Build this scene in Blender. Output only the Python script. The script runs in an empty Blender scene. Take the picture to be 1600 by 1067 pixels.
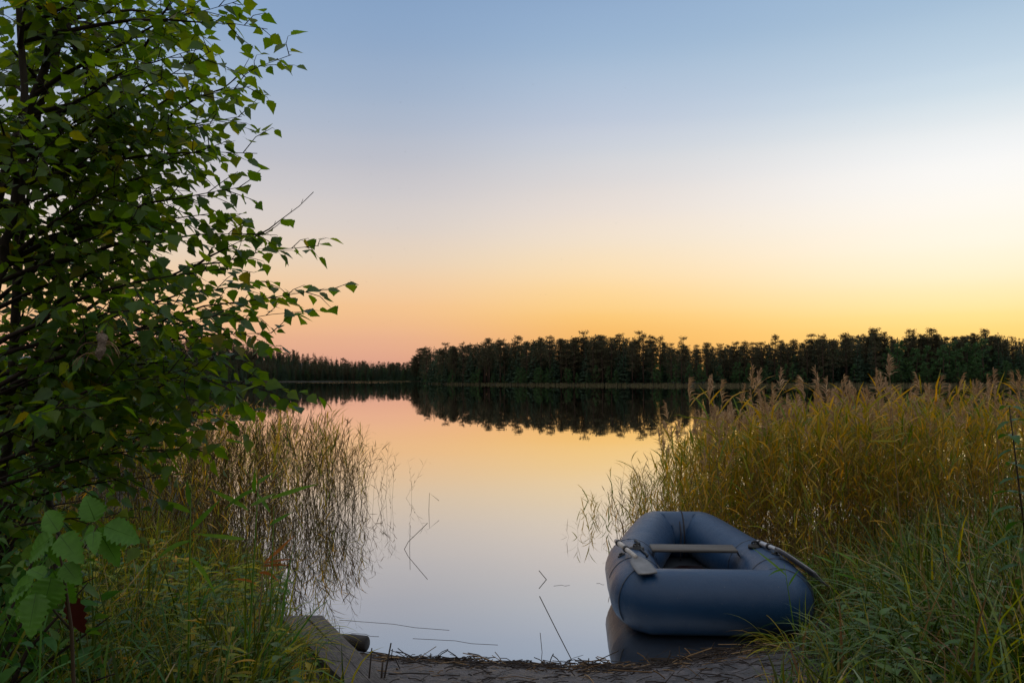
import bpy, math, random
import numpy as np
from mathutils import Vector, Matrix, Euler, noise

scene = bpy.context.scene
COL = scene.collection
R = random.Random(7)
PI = math.pi

# ------------------------------------------------------------------ camera
F = 1330.0                      # focal length in pixels of the 1600 px wide photograph
CAM_Z = 1.6
cd = bpy.data.cameras.new('camera')
cd.sensor_width = 36.0
cd.lens = F / 1600.0 * 36.0
cd.clip_start = 0.05
cd.clip_end = 9000.0
cam = bpy.data.objects.new('camera', cd)
COL.objects.link(cam)
cam.location = (0, 0, CAM_Z)
PITCH = math.atan((592.0 - 533.5) / F)
ROLL = math.radians(-0.22)
cam.rotation_euler = (Matrix.Rotation(PI / 2 + PITCH, 3, 'X') @ Matrix.Rotation(ROLL, 3, 'Z')).to_euler()
scene.camera = cam
CM = cam.rotation_euler.to_matrix()


def ray(px, py):
    return CM @ Vector(((px - 800.0) / F, -(py - 533.5) / F, -1.0))


def P(px, py, Y):
    """point seen at a photo pixel, at distance Y ahead"""
    d = ray(px, py)
    return Vector((0, 0, CAM_Z)) + d * (Y / d.y)


def PZ(px, py, z=0.0):
    """point seen at a photo pixel, on the level z"""
    d = ray(px, py)
    return Vector((0, 0, CAM_Z)) + d * ((z - CAM_Z) / d.z)


# ------------------------------------------------------------------ world, sun, exposure
def lin(c):
    return tuple(((v / 255.0) / 12.92 if v / 255.0 <= 0.04045 else ((v / 255.0 + 0.055) / 1.055) ** 2.4) for v in c)


SUN_AZ = math.radians(27.0)
SUN_EL = math.radians(0.8)
w = bpy.data.worlds.new('World')
scene.world = w
w.use_nodes = True
nt = w.node_tree
N, L = nt.nodes, nt.links
N.clear()
out = N.new('ShaderNodeOutputWorld')
tc = N.new('ShaderNodeTexCoord')
sep = N.new('ShaderNodeSeparateXYZ')
L.new(tc.outputs['Generated'], sep.inputs[0])


def wmath(op, a, b=None):
    m = N.new('ShaderNodeMath')
    m.operation = op
    for i, v in enumerate((a, b)):
        if v is None:
            continue
        if isinstance(v, (int, float)):
            m.inputs[i].default_value = v
        else:
            L.new(v, m.inputs[i])
    return m.outputs[0]


elev = wmath('MULTIPLY', wmath('ARCSINE', sep.outputs['Z']), 1.0 / math.radians(60.0))
azim = wmath('MULTIPLY', wmath('ARCTAN2', sep.outputs['X'], sep.outputs['Y']), 180.0 / PI)


def wramp(stops):
    r = N.new('ShaderNodeValToRGB')
    r.color_ramp.interpolation = 'CARDINAL'
    el = r.color_ramp.elements
    while len(el) < len(stops):
        el.new(0.5)
    for e, (deg, c) in zip(el, stops):
        e.position = max(0.0, min(1.0, deg / 60.0))
        e.color = (*lin(c), 1)
    L.new(elev, r.inputs[0])
    return r.outputs[0]


TOP = [(32, (132, 158, 192)), (40, (196, 205, 216)), (60, (226, 229, 233))]  # overhead sky out of frame, brightened to add fill on the foreground
sky_l = wramp([(0, (216, 158, 140)), (1.4, (225, 167, 142)), (2.9, (235, 180, 144)), (4.05, (242, 191, 144)), (5.2, (244, 199, 153)), (7.4, (236, 209, 180)), (9.6, (223, 209, 198)),
               (11.8, (210, 204, 204)), (13.9, (195, 195, 203)), (16, (180, 188, 204)), (18.1, (165, 181, 204)), (20.9, (149, 172, 202)), (24, (136, 164, 199))] + TOP)
sky_c = wramp([(0, (238, 168, 96)), (2, (243, 180, 102)), (3.5, (249, 193, 112)), (4.5, (252, 206, 132)), (6.5, (253, 220, 168)), (8.7, (246, 226, 198)), (10.7, (237, 224, 212)),
               (12.7, (224, 218, 216)), (14.8, (209, 212, 219)), (16.8, (192, 202, 219)), (20.6, (165, 188, 214)), (24.5, (143, 171, 205))] + TOP)
sky_r = wramp([(0, (248, 194, 104)), (2, (251, 208, 120)), (3.1, (253, 220, 138)), (4, (254, 230, 162)), (5.7, (255, 240, 200)), (7.6, (255, 247, 226)), (9.4, (254, 250, 238)),
               (11.1, (252, 251, 246)), (12.9, (246, 248, 248)), (14.7, (231, 238, 242)), (16.4, (211, 226, 236)), (18, (195, 215, 231)), (21.3, (170, 196, 220)), (25, (156, 184, 214))] + TOP)
sky_b = wramp([(0, (40, 38, 36)), (9, (52, 50, 48)), (17, (96, 92, 90)), (27, (214, 206, 200)), (38, (240, 235, 230)), (60, (228, 229, 232))])  # unseen sky behind: low band darkened as if by trees, top brightened as fill


def wmap(v, a, b):
    m = N.new('ShaderNodeMapRange')
    m.interpolation_type = 'SMOOTHSTEP'
    m.inputs['From Min'].default_value = a
    m.inputs['From Max'].default_value = b
    L.new(v, m.inputs['Value'])
    return m.outputs[0]


def wmix(f, a, b):
    m = N.new('ShaderNodeMix')
    m.data_type = 'RGBA'
    L.new(f, m.inputs[0])
    L.new(a, m.inputs[6])
    L.new(b, m.inputs[7])
    return m.outputs[2]


front = wmix(wmap(azim, 3.0, 31.0), wmix(wmap(azim, -10.0, 8.0), sky_l, sky_c), sky_r)
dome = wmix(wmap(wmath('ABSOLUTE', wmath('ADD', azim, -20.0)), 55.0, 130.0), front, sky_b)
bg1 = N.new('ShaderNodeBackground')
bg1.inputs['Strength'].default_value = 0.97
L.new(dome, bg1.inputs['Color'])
sky = N.new('ShaderNodeTexSky')
sky.sky_type = 'NISHITA'
sky.sun_disc = False
sky.sun_elevation = SUN_EL
sky.sun_rotation = SUN_AZ
sky.air_density = 1.0
sky.dust_density = 1.0
bg2 = N.new('ShaderNodeBackground')
bg2.inputs['Strength'].default_value = 0.008
L.new(sky.outputs[0], bg2.inputs['Color'])
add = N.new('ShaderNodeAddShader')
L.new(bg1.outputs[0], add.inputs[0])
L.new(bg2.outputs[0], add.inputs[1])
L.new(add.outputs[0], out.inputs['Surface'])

sd = bpy.data.lights.new('sun', 'SUN')
sd.energy = 0.6
sd.angle = math.radians(0.6)
sd.color = (1.0, 0.62, 0.32)
sun = bpy.data.objects.new('sun', sd)
COL.objects.link(sun)
sdir = Vector((math.sin(SUN_AZ) * math.cos(SUN_EL), math.cos(SUN_AZ) * math.cos(SUN_EL), math.sin(SUN_EL)))
sun.rotation_euler = sdir.to_track_quat('Z', 'Y').to_euler()

scene.view_settings.view_transform = 'Standard'
scene.view_settings.look = 'None'
scene.view_settings.gamma = 1.0
scene.view_settings.exposure = 0.0
scene.render.engine = 'CYCLES'
scene.cycles.max_bounces = 6
scene.cycles.diffuse_bounces = 3
scene.cycles.glossy_bounces = 4
scene.cycles.transmission_bounces = 4
scene.cycles.use_denoising = True


# ------------------------------------------------------------------ helpers
def tag(o, label=None, cat=None, group=None, kind=None):
    if label: o['label'] = label
    if cat: o['category'] = cat
    if group: o['group'] = group
    if kind: o['kind'] = kind
    return o


def empty(name, loc=(0, 0, 0), rot=(0, 0, 0)):
    o = bpy.data.objects.new(name, None)
    o.empty_display_size = 0.1
    COL.objects.link(o)
    o.location = loc
    o.rotation_euler = rot
    return o


def link(name, me, parent=None):
    o = bpy.data.objects.new(name, me)
    COL.objects.link(o)
    if parent is not None:
        o.parent = parent
    return o


def copy_tree(o, parent=None):
    c = o.copy()
    COL.objects.link(c)
    c.parent = parent
    for ch in list(o.children):
        copy_tree(ch, c)
    return c


class MB:
    """a mesh in the making: vertices, faces, material index per face"""
    def __init__(s):
        s.v, s.f, s.m = [], [], []

    def add(s, verts, faces, m=0):
        b = len(s.v)
        s.v.extend(tuple(p) for p in verts)
        for f in faces:
            s.f.append(tuple(b + i for i in f))
            s.m.append(m)

    def tube(s, pts, radii, n=5, m=0, caps=True):
        pts = [Vector(p) for p in pts]
        k = len(pts)
        if isinstance(radii, (int, float)):
            radii = [radii] * k
        vs, fs = [], []
        up = Vector((0.13, 0.31, 0.94))
        prev = None
        for i, p in enumerate(pts):
            t = (pts[min(i + 1, k - 1)] - pts[max(i - 1, 0)])
            t = t.normalized() if t.length > 1e-9 else Vector((0, 0, 1))
            if prev is None:
                a = t.cross(up)
                if a.length < 1e-3: a = t.cross(Vector((1, 0, 0)))
            else:
                a = prev - t * prev.dot(t)
            a.normalize()
            prev = a
            b = t.cross(a)
            for j in range(n):
                th = 2 * PI * j / n
                vs.append(p + (a * math.cos(th) + b * math.sin(th)) * radii[i])
        for i in range(k - 1):
            for j in range(n):
                j2 = (j + 1) % n
                fs.append((i * n + j, i * n + j2, (i + 1) * n + j2, (i + 1) * n + j))
        if caps:
            fs.append(tuple(range(n - 1, -1, -1)))
            fs.append(tuple((k - 1) * n + j for j in range(n)))
        s.add(vs, fs, m)

    def strip(s, pts, widths, sides, m=0, fold=0.0):
        """a blade: flat strip along pts; fold > 0 makes a V section"""
        vs, fs = [], []
        k = len(pts)
        if fold <= 0:
            for p, wd, sv in zip(pts, widths, sides):
                vs.append(p - sv * wd * 0.5)
                vs.append(p + sv * wd * 0.5)
            for i in range(k - 1):
                fs.append((2 * i, 2 * i + 1, 2 * i + 3, 2 * i + 2))
        else:
            for i, (p, wd, sv) in enumerate(zip(pts, widths, sides)):
                t = pts[min(i + 1, k - 1)] - pts[max(i - 1, 0)]
                nn = sv.cross(t)
                if nn.length > 1e-9: nn.normalize()
                vs += [p - sv * wd * 0.5 + nn * wd * fold, p, p + sv * wd * 0.5 + nn * wd * fold]
            for i in range(k - 1):
                fs.append((3 * i, 3 * i + 1, 3 * i + 4, 3 * i + 3))
                fs.append((3 * i + 1, 3 * i + 2, 3 * i + 5, 3 * i + 4))
        s.add(vs, fs, m)

    def box(s, c, sx, sy, sz, rot=None, m=0, bev=0.0):
        c = Vector(c)
        rm = rot if rot is not None else Matrix.Identity(3)
        b = min(bev, sx * .45, sy * .45, sz * .45)
        hx, hy, hz = sx / 2, sy / 2, sz / 2
        if b <= 0:
            co = [(x, y, z) for z in (-hz, hz) for x, y in ((-hx, -hy), (hx, -hy), (hx, hy), (-hx, hy))]
            vs = [c + rm @ Vector(q) for q in co]
            fs = [(3, 2, 1, 0), (4, 5, 6, 7), (0, 1, 5, 4), (1, 2, 6, 5), (2, 3, 7, 6), (3, 0, 4, 7)]
        else:
            rings = [(hx - b, hy - b, -hz), (hx, hy, -hz + b), (hx, hy, hz - b), (hx - b, hy - b, hz)]
            vs, fs = [], []
            for (x, y, z) in rings:
                xb, yb = x - b, y - b
                for q in ((-xb, -y), (xb, -y), (x, -yb), (x, yb), (xb, y), (-xb, y), (-x, yb), (-x, -yb)):
                    vs.append(c + rm @ Vector((q[0], q[1], z)))
            for i in range(3):
                for j in range(8):
                    fs.append((i * 8 + j, i * 8 + (j + 1) % 8, (i + 1) * 8 + (j + 1) % 8, (i + 1) * 8 + j))
            fs.append(tuple(range(7, -1, -1)))
            fs.append(tuple(24 + j for j in range(8)))
        s.add(vs, fs, m)

    def arrays(s):
        V = np.array([tuple(p) for p in s.v], dtype=np.float32).reshape(-1, 3)
        tot = np.array([len(f) for f in s.f], dtype=np.int32)
        lp = np.array([i for f in s.f for i in f], dtype=np.int32)
        return V, lp, tot, np.array(s.m, dtype=np.int32)

    def mesh(s, name, mats, smooth=True):
        return mesh_arrays(name, *s.arrays(), mats, smooth)

    def build(s, name, mats, parent=None, smooth=True):
        if not isinstance(mats, (list, tuple)): mats = [mats]
        return link(name, s.mesh(name, mats, smooth), parent)


def mesh_arrays(name, V, lp, tot, mi, mats, smooth=True):
    me = bpy.data.meshes.new(name)
    me.vertices.add(len(V))
    me.vertices.foreach_set('co', np.ascontiguousarray(V, dtype=np.float32).ravel())
    me.loops.add(len(lp))
    me.loops.foreach_set('vertex_index', lp)
    me.polygons.add(len(tot))
    st = np.zeros(len(tot), dtype=np.int32)
    if len(tot): st[1:] = np.cumsum(tot)[:-1]
    me.polygons.foreach_set('loop_start', st)
    me.polygons.foreach_set('loop_total', tot)
    for m in mats: me.materials.append(m)
    me.polygons.foreach_set('material_index', mi)
    me.polygons.foreach_set('use_smooth', np.full(len(tot), smooth))
    me.update(calc_edges=True)
    me.validate()
    return me


def merge(name, items, mats, smooth=True):
    """items: (arrays, 4x4 matrix) -> one mesh holding all of them"""
    VV, LL, TT, MM = [], [], [], []
    base = 0
    for (V, lp, tot, mi), M in items:
        A = np.array(M, dtype=np.float32)
        VV.append(V @ A[:3, :3].T + A[:3, 3])
        LL.append(lp + base)
        TT.append(tot)
        MM.append(mi)
        base += len(V)
    return mesh_arrays(name, np.concatenate(VV), np.concatenate(LL), np.concatenate(TT), np.concatenate(MM), mats, smooth)


def trs(loc, rz=0.0, sc=1.0, tilt=0.0, tdir=0.0):
    M = Matrix.Translation(loc)
    if tilt: M = M @ Matrix.Rotation(tilt, 4, Vector((math.cos(tdir), math.sin(tdir), 0)))
    return M @ Matrix.Rotation(rz, 4, 'Z') @ Matrix.Scale(sc, 4)


def rv(r=R):
    while True:
        v = Vector((r.uniform(-1, 1), r.uniform(-1, 1), r.uniform(-1, 1)))
        if 0.05 < v.length < 1: return v.normalized()


# ------------------------------------------------------------------ materials
def newmat(name):
    m = bpy.data.materials.new(name)
    m.use_nodes = True
    t = m.node_tree
    t.nodes.clear()
    o = t.nodes.new('ShaderNodeOutputMaterial')
    return m, t.nodes, t.links, o


def ramp(Nn, stops):
    r = Nn.new('ShaderNodeValToRGB')
    el = r.color_ramp.elements
    while len(el) < len(stops): el.new(0.5)
    for e, (p, c) in zip(el, stops):
        e.position = p
        e.color = (*c, 1)
    return r


def leafmat(name, cols, trans=0.35, tcol=(1.5, 1.6, 0.5), rough=0.5, spec=0.35, vein=0.0, gain=1.55):
    """leaf tissue: colour varies from leaf to leaf, light passes through"""
    cols = [tuple(v * gain for v in c) for c in cols]
    m, Nn, Ll, o = newmat(name)
    g = Nn.new('ShaderNodeNewGeometry')
    r = ramp(Nn, [(i / max(1, len(cols) - 1), c) for i, c in enumerate(cols)])
    Ll.new(g.outputs['Random Per Island'], r.inputs[0])
    tx = Nn.new('ShaderNodeTexNoise')
    tx.inputs['Scale'].default_value = 60.0 if vein == 0 else vein
    tx.inputs['Detail'].default_value = 3.0
    co = Nn.new('ShaderNodeTexCoord')
    Ll.new(co.outputs['Object'], tx.inputs['Vector'])
    mr = Nn.new('ShaderNodeMapRange')
    mr.inputs['To Min'].default_value = 0.72
    mr.inputs['To Max'].default_value = 1.28
    Ll.new(tx.outputs[0], mr.inputs['Value'])
    mul = Nn.new('ShaderNodeMix')
    mul.data_type = 'RGBA'
    mul.blend_type = 'MULTIPLY'
    mul.inputs[0].default_value = 1.0
    Ll.new(r.outputs[0], mul.inputs[6])
    Ll.new(mr.outputs[0], mul.inputs[7])
    p = Nn.new('ShaderNodeBsdfPrincipled')
    p.inputs['Roughness'].default_value = rough
    p.inputs['Specular IOR Level'].default_value = spec
    Ll.new(mul.outputs[2], p.inputs['Base Color'])
    if trans > 0:
        tr = Nn.new('ShaderNodeBsdfTranslucent')
        tm = Nn.new('ShaderNodeMix')
        tm.data_type = 'RGBA'
        tm.blend_type = 'MULTIPLY'
        tm.inputs[0].default_value = 1.0
        tm.inputs[7].default_value = (*tcol, 1)
        Ll.new(mul.outputs[2], tm.inputs[6])
        Ll.new(tm.outputs[2], tr.inputs['Color'])
        mx = Nn.new('ShaderNodeMixShader')
        mx.inputs[0].default_value = trans
        Ll.new(p.outputs[0], mx.inputs[1])
        Ll.new(tr.outputs[0], mx.inputs[2])
        Ll.new(mx.outputs[0], o.inputs['Surface'])
    else:
        Ll.new(p.outputs[0], o.inputs['Surface'])
    return m


def solid(name, c1, c2, scale=8.0, rough=0.6, spec=0.4, bump=0.0, bscale=60.0, stretch=(1, 1, 1), metal=0.0, detail=4.0):
    m, Nn, Ll, o = newmat(name)
    co = Nn.new('ShaderNodeTexCoord')
    mp = Nn.new('ShaderNodeMapping')
    mp.inputs['Scale'].default_value = stretch
    Ll.new(co.outputs['Object'], mp.inputs[0])
    tx = Nn.new('ShaderNodeTexNoise')
    tx.inputs['Scale'].default_value = scale
    tx.inputs['Detail'].default_value = detail
    tx.inputs['Roughness'].default_value = 0.6
    Ll.new(mp.outputs[0], tx.inputs['Vector'])
    r = ramp(Nn, [(0.3, c1), (0.7, c2)])
    Ll.new(tx.outputs[0], r.inputs[0])
    p = Nn.new('ShaderNodeBsdfPrincipled')
    p.inputs['Roughness'].default_value = rough
    p.inputs['Specular IOR Level'].default_value = spec
    p.inputs['Metallic'].default_value = metal
    Ll.new(r.outputs[0], p.inputs['Base Color'])
    if bump > 0:
        t2 = Nn.new('ShaderNodeTexNoise')
        t2.inputs['Scale'].default_value = bscale
        t2.inputs['Detail'].default_value = 5.0
        Ll.new(mp.outputs[0], t2.inputs['Vector'])
        b = Nn.new('ShaderNodeBump')
        b.inputs['Strength'].default_value = bump
        b.inputs['Distance'].default_value = 0.01
        Ll.new(t2.outputs[0], b.inputs['Height'])
        Ll.new(b.outputs[0], p.inputs['Normal'])
    Ll.new(p.outputs[0], o.inputs['Surface'])
    return m


M = {}
M['birch_leaf'] = leafmat('birch leaf', [(.018, .050, .010), (.028, .070, .012), (.020, .055, .014), (.050, .085, .010), (.024, .060, .012), (.035, .078, .014), (.016, .044, .012), (.060, .095, .012), (.022, .056, .012), (.030, .064, .012), (.045, .085, .012), (.020, .052, .014), (.028, .066, .012), (.036, .070, .012), (.024, .058, .012), (.080, .080, .012)], 0.54, (3.7, 2.75, .18), .40, .30, gain=1.55)
M['shrub_leaf'] = leafmat('shrub leaf', [(.015, .045, .014), (.024, .062, .016), (.018, .050, .018), (.040, .070, .012), (.020, .055, .014)], 0.35, (1.7, 1.9, .4), .5, .25, gain=2.4)
M['bark'] = solid('dark bark', (.022, .017, .013), (.050, .040, .032), 14, .85, .2, .6, 40, (1, 1, .3))
M['twig'] = solid('twig', (.020, .013, .010), (.038, .026, .020), 30, .8, .2)
M['reed_leaf'] = leafmat('reed leaf', [(.040, .074, .007), (.075, .100, .009), (.15, .125, .011), (.24, .145, .016), (.052, .085, .008), (.31, .17, .024), (.090, .105, .010), (.26, .17, .050), (.038, .064, .008), (.19, .13, .012), (.06, .09, .008)], 0.42, (1.75, 1.4, .22), 0.5, .2, gain=1.95)
M['reed_stem'] = leafmat('reed stem', [(.070, .080, .022), (.12, .085, .035), (.15, .10, .045), (.10, .065, .03)], 0.12, (1.3, 1.1, .5), .55, .3)
M['dry_reed'] = leafmat('dry reed', [(.10, .060, .028), (.17, .11, .055), (.23, .16, .09), (.075, .045, .022), (.14, .085, .04)], 0.25, (1.3, 1.0, .5), .6, .2)
M['plume'] = leafmat('reed plume', [(.14, .09, .055), (.22, .155, .10), (.17, .115, .07), (.32, .24, .165)], 0.4, (1.3, 1.1, .75), .8, .1, gain=1.8)
M['dark_reed_leaf'] = leafmat('thin reed leaf', [(.034, .042, .007), (.060, .048, .008), (.050, .032, .009), (.030, .038, .007), (.11, .065, .012), (.034, .030, .008)], 0.34, (1.7, 1.2, .3), .5, .10, gain=1.15)
M['dark_reed_stem'] = leafmat('thin reed stem', [(.030, .026, .014), (.045, .030, .016), (.032, .028, .014)], 0.05, (1.2, 1.1, .5), .6, .15, gain=1.0)
M['grass'] = leafmat('grass blade', [(.016, .040, .004), (.030, .064, .005), (.070, .098, .007), (.022, .048, .005), (.120, .110, .009), (.036, .062, .005), (.013, .032, .005), (.24, .18, .07)], 0.22, (1.7, 1.6, .3), .45, .2, gain=1.25)
M['yellow_grass'] = leafmat('yellowing grass', [(.080, .115, .006), (.130, .135, .007), (.055, .090, .006), (.20, .155, .010), (.100, .125, .006), (.26, .13, .014)], 0.38, (1.7, 1.6, .25), .5, .14, gain=1.9)
M['sedge'] = leafmat('sedge blade', [(.030, .070, .010), (.055, .100, .020), (.040, .080, .010), (.16, .19, .10)], 0.3, (1.5, 1.6, .5), .38, .4, gain=1.5)  # the palest tone paints a sheen onto some of the blades
M['herb'] = leafmat('herb leaf', [(.026, .066, .009), (.042, .085, .010), (.060, .096, .010)], 0.3, (1.6, 1.7, .4), .45, .22, gain=1.4)
M['nettle'] = leafmat('tall herb leaf', [(.022, .058, .012), (.034, .075, .016), (.028, .062, .010)], 0.32, (1.6, 1.8, .4), .48, .2, gain=1.6)
M['raspberry'] = leafmat('cane leaf', [(.026, .090, .012), (.034, .105, .016), (.042, .100, .014), (.022, .076, .012)], 0.32, (1.6, 1.7, .3), .46, .22, gain=1.75)
M['orange_leaf'] = leafmat('orange withered leaf', [(.35, .11, .025), (.42, .16, .04), (.28, .10, .03)], 0.4, (1.2, 1.0, .5), .6, .3, gain=1.0)
M['red_leaf'] = leafmat('red withered leaf', [(.16, .030, .02), (.20, .045, .03)], 0.25, (1.2, .8, .5), .6, .3, gain=.3)
M['bright_blade'] = leafmat('bright reed blade', [(.060, .14, .016), (.085, .16, .018), (.05, .12, .018)], 0.42, (1.6, 1.6, .35), .45, .35)
M['fluff'] = solid('seed fluff', (.16, .125, .095), (.30, .24, .19), 90, .95, .1, 1.0, 220)
M['pine_needle'] = leafmat('pine needle clump', [(.022, .026, .016), (.036, .036, .020), (.048, .038, .024), (.028, .034, .018)], 0.15, (1.4, 1.3, .6), .8, .15, gain=2.0)
M['spruce_needle'] = leafmat('spruce needle clump', [(.020, .038, .026), (.030, .052, .034), (.036, .056, .032)], 0.12, (1.3, 1.3, .6), .8, .15, gain=2.0)
M['broadleaf'] = leafmat('far leaf clump', [(.030, .070, .034), (.042, .090, .038), (.055, .105, .036), (.036, .078, .036)], 0.25, (1.4, 1.5, .5), .75, .2, gain=1.3)
M['pine_trunk'] = solid('pine trunk', (.040, .028, .022), (.085, .055, .042), 3, .9, .15)
M['far_sedge'] = leafmat('far shore sedge', [(.070, .062, .034), (.10, .085, .05), (.055, .062, .026)], 0.2, (1.3, 1.2, .6), .7, .2, gain=1.0)
M['boat'] = None                # built below
M['boat_floor'] = solid('dark floor fabric', (.012, .016, .024), (.020, .026, .036), 8, .6, .3, .3, 80)
M['seam'] = solid('dark seam tape', (.010, .018, .036), (.014, .024, .046), 20, .5, .4)
M['rubber'] = solid('black rubber', (.008, .009, .011), (.014, .015, .018), 30, .5, .4)
M['seat_wood'] = solid('grey weathered plank', (.060, .056, .054), (.13, .12, .11), 6, .6, .3, .4, 40, (.3, 6, 6))
M['oar'] = solid('worn white paint', (.26, .24, .22), (.52, .48, .45), 22, .45, .4, .15, 90)
M['oar_grey'] = solid('grey aluminium', (.36, .37, .40), (.48, .49, .52), 20, .35, .5, .1, 90, (1, 1, 1), .4)
M['blade'] = solid('grey plastic blade', (.11, .11, .115), (.20, .195, .20), 9, .5, .4, .15, 90)
M['blade_dark'] = solid('dark paddle blade', (.14, .14, .155), (.20, .20, .215), 12, .45, .45, .1, 90)
M['rope'] = solid('dark cord', (.020, .020, .026), (.035, .034, .042), 90, .8, .2)
M['bag'] = solid('dark red fabric', (.012, .006, .008), (.024, .008, .010), 20, .8, .1, .4, 60)
M['plank'] = solid('old grey boards', (.022, .018, .017), (.135, .118, .114), 16, .72, .3, 1.0, 30, (.22, 6, 6), detail=8)
M['log'] = solid('wet dark timber', (.010, .008, .008), (.030, .025, .024), 8, .6, .3, .6, 40)
M['stick'] = solid('dark stick', (.018, .012, .010), (.040, .028, .022), 20, .7, .3)
M['midge'] = solid('midge body', (.02, .02, .02), (.03, .03, .03), 10, .7, .2)


def boat_material():
    m, Nn, Ll, o = newmat('blue rubberised fabric')
    co = Nn.new('ShaderNodeTexCoord')

    def nz(scale, detail, rough=.6, st=(1, 1, 1)):
        mp = Nn.new('ShaderNodeMapping')
        mp.inputs['Scale'].default_value = st
        Ll.new(co.outputs['Object'], mp.inputs[0])
        t = Nn.new('ShaderNodeTexNoise')
        t.inputs['Scale'].default_value = scale
        t.inputs['Detail'].default_value = detail
        t.inputs['Roughness'].default_value = rough
        Ll.new(mp.outputs[0], t.inputs['Vector'])
        return t.outputs[0]

    def mix(f, a, b):
        x = Nn.new('ShaderNodeMix'); x.data_type = 'RGBA'
        Ll.new(f, x.inputs[0])
        for k, v in ((6, a), (7, b)):
            if isinstance(v, tuple): x.inputs[k].default_value = (*v, 1)
            else: Ll.new(v, x.inputs[k])
        return x.outputs[2]

    def band(v, a, b, top):
        q = Nn.new('ShaderNodeMapRange')
        q.inputs['From Min'].default_value = a; q.inputs['From Max'].default_value = b; q.inputs['To Max'].default_value = top
        Ll.new(v, q.inputs['Value'])
        return q.outputs[0]

    base = mix(nz(5, 4), (.006, .034, .092), (.011, .046, .116))
    stain = mix(band(nz(3.2, 7, .72, (1, 1, 1.6)),   .52, .74, .16), base, (.060, .068, .085))      # dried water and dust
    scuff = mix(band(nz(16, 6, .75, (1, .35, 1)), .63, .74, .25), stain, (.10, .10, .105))
    speck = mix(band(nz(95, 2), .74, .78, .8), scuff, (.20, .20, .20))
    p = Nn.new('ShaderNodeBsdfPrincipled')
    p.inputs['Specular IOR Level'].default_value = .34
    p.inputs['Sheen Weight'].default_value = .04
    p.inputs['Sheen Roughness'].default_value = .45
    Ll.new(speck, p.inputs['Base Color'])
    rr = Nn.new('ShaderNodeMapRange'); rr.inputs['To Min'].default_value = .26; rr.inputs['To Max'].default_value = .46
    Ll.new(nz(7, 5), rr.inputs['Value']); Ll.new(rr.outputs[0], p.inputs['Roughness'])
    b1 = Nn.new('ShaderNodeBump'); b1.inputs['Strength'].default_value = .22; b1.inputs['Distance'].default_value = .01
    Ll.new(nz(420, 2), b1.inputs['Height'])
    b2 = Nn.new('ShaderNodeBump'); b2.inputs['Strength'].default_value = .30; b2.inputs['Distance'].default_value = .03
    Ll.new(nz(6, 3, .5, (1, 1, .5)), b2.inputs['Height']); Ll.new(b1.outputs[0], b2.inputs['Normal'])
    Ll.new(b2.outputs[0], p.inputs['Normal'])
    Ll.new(p.outputs[0], o.inputs['Surface'])
    return m


M['boat'] = boat_material()


def ground_material():
    m, Nn, Ll, o = newmat('shore ground')
    g = Nn.new('ShaderNodeNewGeometry')
    sp = Nn.new('ShaderNodeSeparateXYZ')
    Ll.new(g.outputs['Position'], sp.inputs[0])
    n1 = Nn.new('ShaderNodeTexNoise')
    n1.inputs['Scale'].default_value = 13.0
    n1.inputs['Detail'].default_value = 8.0
    n1.inputs['Roughness'].default_value = 0.7
    Ll.new(g.outputs['Position'], n1.inputs['Vector'])
    mud = ramp(Nn, [(.36, (.020, .017, .018)), (.52, (.070, .060, .064)), (.70, (.17, .15, .155))])
    Ll.new(n1.outputs[0], mud.inputs[0])
    n2 = Nn.new('ShaderNodeTexNoise')
    n2.inputs['Scale'].default_value = 3.0
    n2.inputs['Detail'].default_value = 6.0
    Ll.new(g.outputs['Position'], n2.inputs['Vector'])
    soil = ramp(Nn, [(.3, (.010, .010, .006)), (.6, (.024, .022, .012)), (.8, (.03, .04, .012))])
    Ll.new(n2.outputs[0], soil.inputs[0])
    # the bare landing lies between the boards and the boat; soil and litter elsewhere
    dx = Nn.new('ShaderNodeMath'); dx.operation = 'SUBTRACT'; dx.inputs[1].default_value = 0.35
    Ll.new(sp.outputs['X'], dx.inputs[0])
    ab = Nn.new('ShaderNodeMath'); ab.operation = 'ABSOLUTE'
    Ll.new(dx.outputs[0], ab.inputs[0])
    wob = Nn.new('ShaderNodeMath'); wob.operation = 'MULTIPLY_ADD'; wob.inputs[1].default_value = 0.9
    Ll.new(n2.outputs[0], wob.inputs[0]); Ll.new(ab.outputs[0], wob.inputs[2])
    mr = Nn.new('ShaderNodeMapRange')
    mr.inputs['From Min'].default_value = 1.45; mr.inputs['From Max'].default_value = 1.95
    Ll.new(wob.outputs[0], mr.inputs['Value'])
    mx = Nn.new('ShaderNodeMix'); mx.data_type = 'RGBA'
    Ll.new(mr.outputs[0], mx.inputs[0]); Ll.new(mud.outputs[0], mx.inputs[6]); Ll.new(soil.outputs[0], mx.inputs[7])
    p = Nn.new('ShaderNodeBsdfPrincipled')
    Ll.new(mx.outputs[2], p.inputs['Base Color'])
    rr = Nn.new('ShaderNodeMapRange')
    rr.inputs['From Min'].default_value = .35; rr.inputs['From Max'].default_value = .65
    rr.inputs['To Min'].default_value = .35; rr.inputs['To Max'].default_value = .8
    Ll.new(n1.outputs[0], rr.inputs['Value']); Ll.new(rr.outputs[0], p.inputs['Roughness'])
    n3 = Nn.new('ShaderNodeTexNoise')
    n3.inputs['Scale'].default_value = 34.0; n3.inputs['Detail'].default_value = 6.0
    Ll.new(g.outputs['Position'], n3.inputs['Vector'])
    b = Nn.new('ShaderNodeBump'); b.inputs['Strength'].default_value = 1.0; b.inputs['Distance'].default_value = .05
    Ll.new(n3.outputs[0], b.inputs['Height']); Ll.new(b.outputs[0], p.inputs['Normal'])
    Ll.new(p.outputs[0], o.inputs['Surface'])
    return m


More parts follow.
